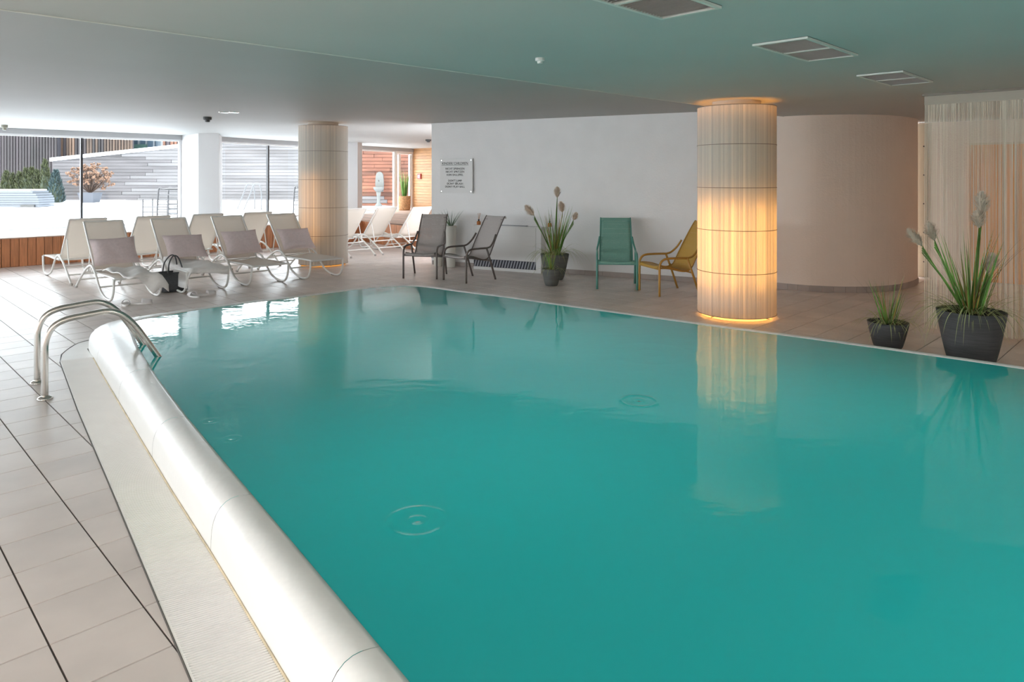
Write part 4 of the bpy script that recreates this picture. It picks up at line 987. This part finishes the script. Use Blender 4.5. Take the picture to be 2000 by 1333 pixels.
# more buildings for other viewpoints / reflections stay out: only sky above
# hedge cones
def cone_shrub(px, ptop, wpx, Y, m, lb, name='arborvitae', seed=0, n=900):
    rnd = random.Random(seed); zt = H+(YH-ptop)*Y/F; X = (px-1000)*Y/F; hgt_ = zt-.5; R_ = wpx*Y/F/2
    t = thing(name, lb, 'shrub', (X, Y, .48)); mb = MB()
    MB().lathe([(R_*.75, .0), (R_*.85, hgt_*.2), (R_*.55, hgt_*.6), (.02, hgt_*.95)], 12).build('dense_core', mat('shrub_core', (.02, .028, .015), .9), t, True)
    for k in range(n):
        s = rnd.random()**1.1; a = rnd.uniform(0, 6.283); rr = R_*(1-s)**.65*rnd.uniform(.75, 1.05); p = Vector((rr*math.cos(a), rr*math.sin(a), hgt_*s))
        d = Vector((math.cos(a)*.5, math.sin(a)*.5, rnd.uniform(.6, 1.3))); blade(mb, p, d, rnd.uniform(.10, .2), .06, 0, 2, rnd.uniform(0, 3))
    tag(mb.build('foliage', m, t), kind='stuff')
hm = mat('arborvitae_leaf', (.026, .032, .008), .7, rnd=.6, trans=.2); bm = mat('blue_spruce_needle', (.022, .042, .044), .7, rnd=.5, trans=.2)
for i, (px, pt, wp) in enumerate(((12, 336, 22), (24, 341, 18), (38, 337, 20), (51, 330, 22), (62, 329, 20), (73, 334, 20), (88, 313, 24))):
    nm = ['shortest green arborvitae at the left edge of the hedge', 'second green arborvitae from the left', 'third green arborvitae from the left of the hedge', 'fourth arborvitae, broad, above the snowy pool cover', 'fifth arborvitae of the hedge', 'sixth arborvitae beside the tallest one', 'tallest golden green arborvitae at the right end of the hedge'][i]
    cone_shrub(px, pt, wp, 31.5, hm, nm, seed=i, n=700)
cone_shrub(109, 334, 30, 31.0, bm, 'blue green spruce shrub at the foot of the board fence', 'spruce_shrub', 20, 900)
# hydrangea in a grey pot
HY = 30.5; hx = AT(176, 394, HY); t = thing('potted_hydrangea', 'dry hydrangea with pale orange flower heads in a square grey pot', 'shrub', (hx.x, HY, .49))
MB().add([(-.26, -.26, 0), (.26, -.26, 0), (.26, .26, 0), (-.26, .26, 0), (-.35, -.35, .45), (.35, -.35, .45), (.35, .35, .45), (-.35, .35, .45)], [(3, 2, 1, 0), (4, 5, 6, 7), (0, 1, 5, 4), (1, 2, 6, 5), (2, 3, 7, 6), (3, 0, 4, 7)]).build('square_pot', mat('pale_grey_pot', (.042, .047, .060), .6), t)
rnd = random.Random(5); tw = MB(); heads = []
for k in range(70):
    a = rnd.uniform(0, 6.283); e = rnd.uniform(.15, 1.35); R_ = rnd.uniform(.75, 1.05); p = Vector((1.0*math.cos(a)*math.sin(e)*R_, .8*math.sin(a)*math.sin(e)*R_, .75+.85*math.cos(e)*R_+(.1)))
    tw.tube([(0, 0, .42), p*.5+Vector((0, 0, .15)), p], .012, 4); heads.append(p)
    p2 = p*.7+Vector((rnd.uniform(-.3, .3), rnd.uniform(-.3, .3), rnd.uniform(-.1, .25))); tw.tube([p*.45+Vector((0, 0, .2)), p2], .009, 4); heads.append(p2)
tag(tw.build('twigs', mat('twig', (.05, .03, .022), .8), t), kind='stuff'); hd = MB()
for p in heads:
    for q in range(7):
        o = Vector((rnd.uniform(-.07, .07), rnd.uniform(-.07, .07), rnd.uniform(-.05, .05))); c_ = p+o; r = rnd.uniform(.035, .055)
        hd.add([c_+Vector(v)*r for v in ((1, 0, 0), (0, 1, 0), (-1, 0, 0), (0, -1, 0), (0, 0, 1), (0, 0, -1))], [(0, 1, 4), (1, 2, 4), (2, 3, 4), (3, 0, 4), (1, 0, 5), (2, 1, 5), (3, 2, 5), (0, 3, 5)])
tag(hd.build('flower_heads', mat('dry_flower', (.11, .058, .034), .8, rnd=.4), t), kind='stuff')
# snowy rolled pool cover
CY = 26.2; c1x = AT(91, 400, CY).x; t = thing('pool_cover_housing', 'long white pool cover housing with horizontal ribs and rounded corner, snow on top', 'housing', (c1x, CY, .49))
prof_c = [(0, 0)]
n_ = 7
for k in range(n_):
    z0_, z1_ = .02+.60*k/n_, .02+.60*(k+1)/n_-.012; cut = 0 if k < n_-3 else (.04, .10, .22)[k-(n_-3)]
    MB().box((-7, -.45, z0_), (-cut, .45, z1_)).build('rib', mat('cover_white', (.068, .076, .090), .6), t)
MB().box((-7, -.46, .62), (-.30, .46, .66)).build('snow_layer', snow_m, t)
MB().box((-.62, -.52, 0), (-.12, -.46, .10)).build('hinge_plate', mat('hinge_dark', (.03, .03, .03), .6), t)
# stacked metal frames outside the windows
def rack(name, X, Y, lb, w_=1.0, h_=.95, mirror=1):
    t = thing(name, lb, 'bench', (X, Y, .5)); mm = mat('outdoor_metal', (.045, .043, .046), .4, .3)
    for yy in (0, .55):
        MB().tube(smooth_path([(0, yy, 0), (.02*mirror, yy, .55), (.06*mirror, yy, .82), (.16*mirror, yy, h_-.02), (.28*mirror, yy, h_), (w_*mirror, yy, h_)], 4), .022, 8).build('side_frame', mm, t, True)
        MB().tube([(w_*mirror, yy, 0), (w_*mirror, yy, h_)], .022, 8).build('side_frame', mm, t)
        for k in range(6): MB().tube([(.02*mirror, yy, .12+.13*k), (w_*mirror, yy, .12+.13*k)], .014, 6).build('rung', mm, t)
    for k in range(3): MB().tube([(.3*mirror+.25*k*mirror, 0, .30), (.3*mirror+.25*k*mirror, .55, .30)], .012, 6).build('cross_tube', mm, t)
q = G(303, 428, .5); rack('stacked_bench', q.x, q.y+.1, 'grey tubular metal bench in the snow left of the white pillar', .62, .80)
q = G(277, 428, .5); t = thing('metal_side_table', 'low grey metal frame in the snow beside the tubular bench', 'table', (q.x, q.y+.05, .5))
mm = MATS['outdoor_metal']
for xx_, yy_ in ((0, 0), (.85, 0), (0, .5), (.85, .5)): MB().tube([(xx_*.8, yy_, 0), (xx_*.8, yy_, .52)], .018, 6).build('leg', mm, t)
for k in range(3):
    MB().tube([(0, 0, .18+.14*k), (.68, 0, .18+.14*k)], .014, 6).build('rung', mm, t)
q = G(569, 417, .5); rack('stacked_bench', q.x, q.y+.2, 'grey tubular metal bench half hidden behind the left side of the far column', .6, .82)
# outdoor pool ladder
q = G(482, 410, .5)
for k, (dx, dy) in enumerate(((0, 0), (-.42, .5))):
    t = thing('outdoor_ladder_rail', ('nearer' if k == 0 else 'farther')+' white ladder rail of the snow covered outdoor pool', 'handrail', (q.x+dx, q.y+dy, .5), 0, 'ladder rails of the outdoor pool')
    MB().tube(smooth_path([(-.1, 0, 0), (.12, 0, .55), (.22, 0, .82), (.34, 0, .90), (.45, 0, .82), (.50, 0, .5), (.50, 0, 0)], 5), .022, 8).build('rail', mat('bright_rail', (.075, .078, .082), .5), t, True)
    MB().lathe([(.05, 0), (.05, .02)], 10, (.5, 0, 0)).build('floor_flange', mat('bright_rail', (.2, .2, .2), .5), t)
# fountain
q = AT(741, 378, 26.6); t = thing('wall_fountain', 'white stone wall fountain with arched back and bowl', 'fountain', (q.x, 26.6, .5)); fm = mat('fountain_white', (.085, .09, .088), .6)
arch = [(-.13, .55), (.13, .55), (.16, .85)]+[(.14*math.cos(a), 1.15+.17*math.sin(a)) for a in [math.pi*k/8 for k in range(9)]]+[(-.16, .85)]
Mf = Matrix(((1, 0, 0, 0), (0, 0, -1, 0), (0, 1, 0, 0), (0, 0, 0, 1)))
MB().prism(arch, -.12, 0, Mf).build('arched_back', fm, t)
MB().lathe([(.0, .55), (.10, .56), (.19, .66), (.21, .74), (.18, .74), (.15, .68)], 16, (0, -.16, 0)).build('bowl', fm, t, True)
MB().lathe([(.14, 0), (.13, .06), (.06, .15), (.07, .40), (.10, .56)], 12, (0, -.16, 0)).build('pedestal', fm, t, True)
MB().lathe([(.02, 0), (.012, .06)], 8, (0, -.14, .95)).build('spout', dark_metal, t)
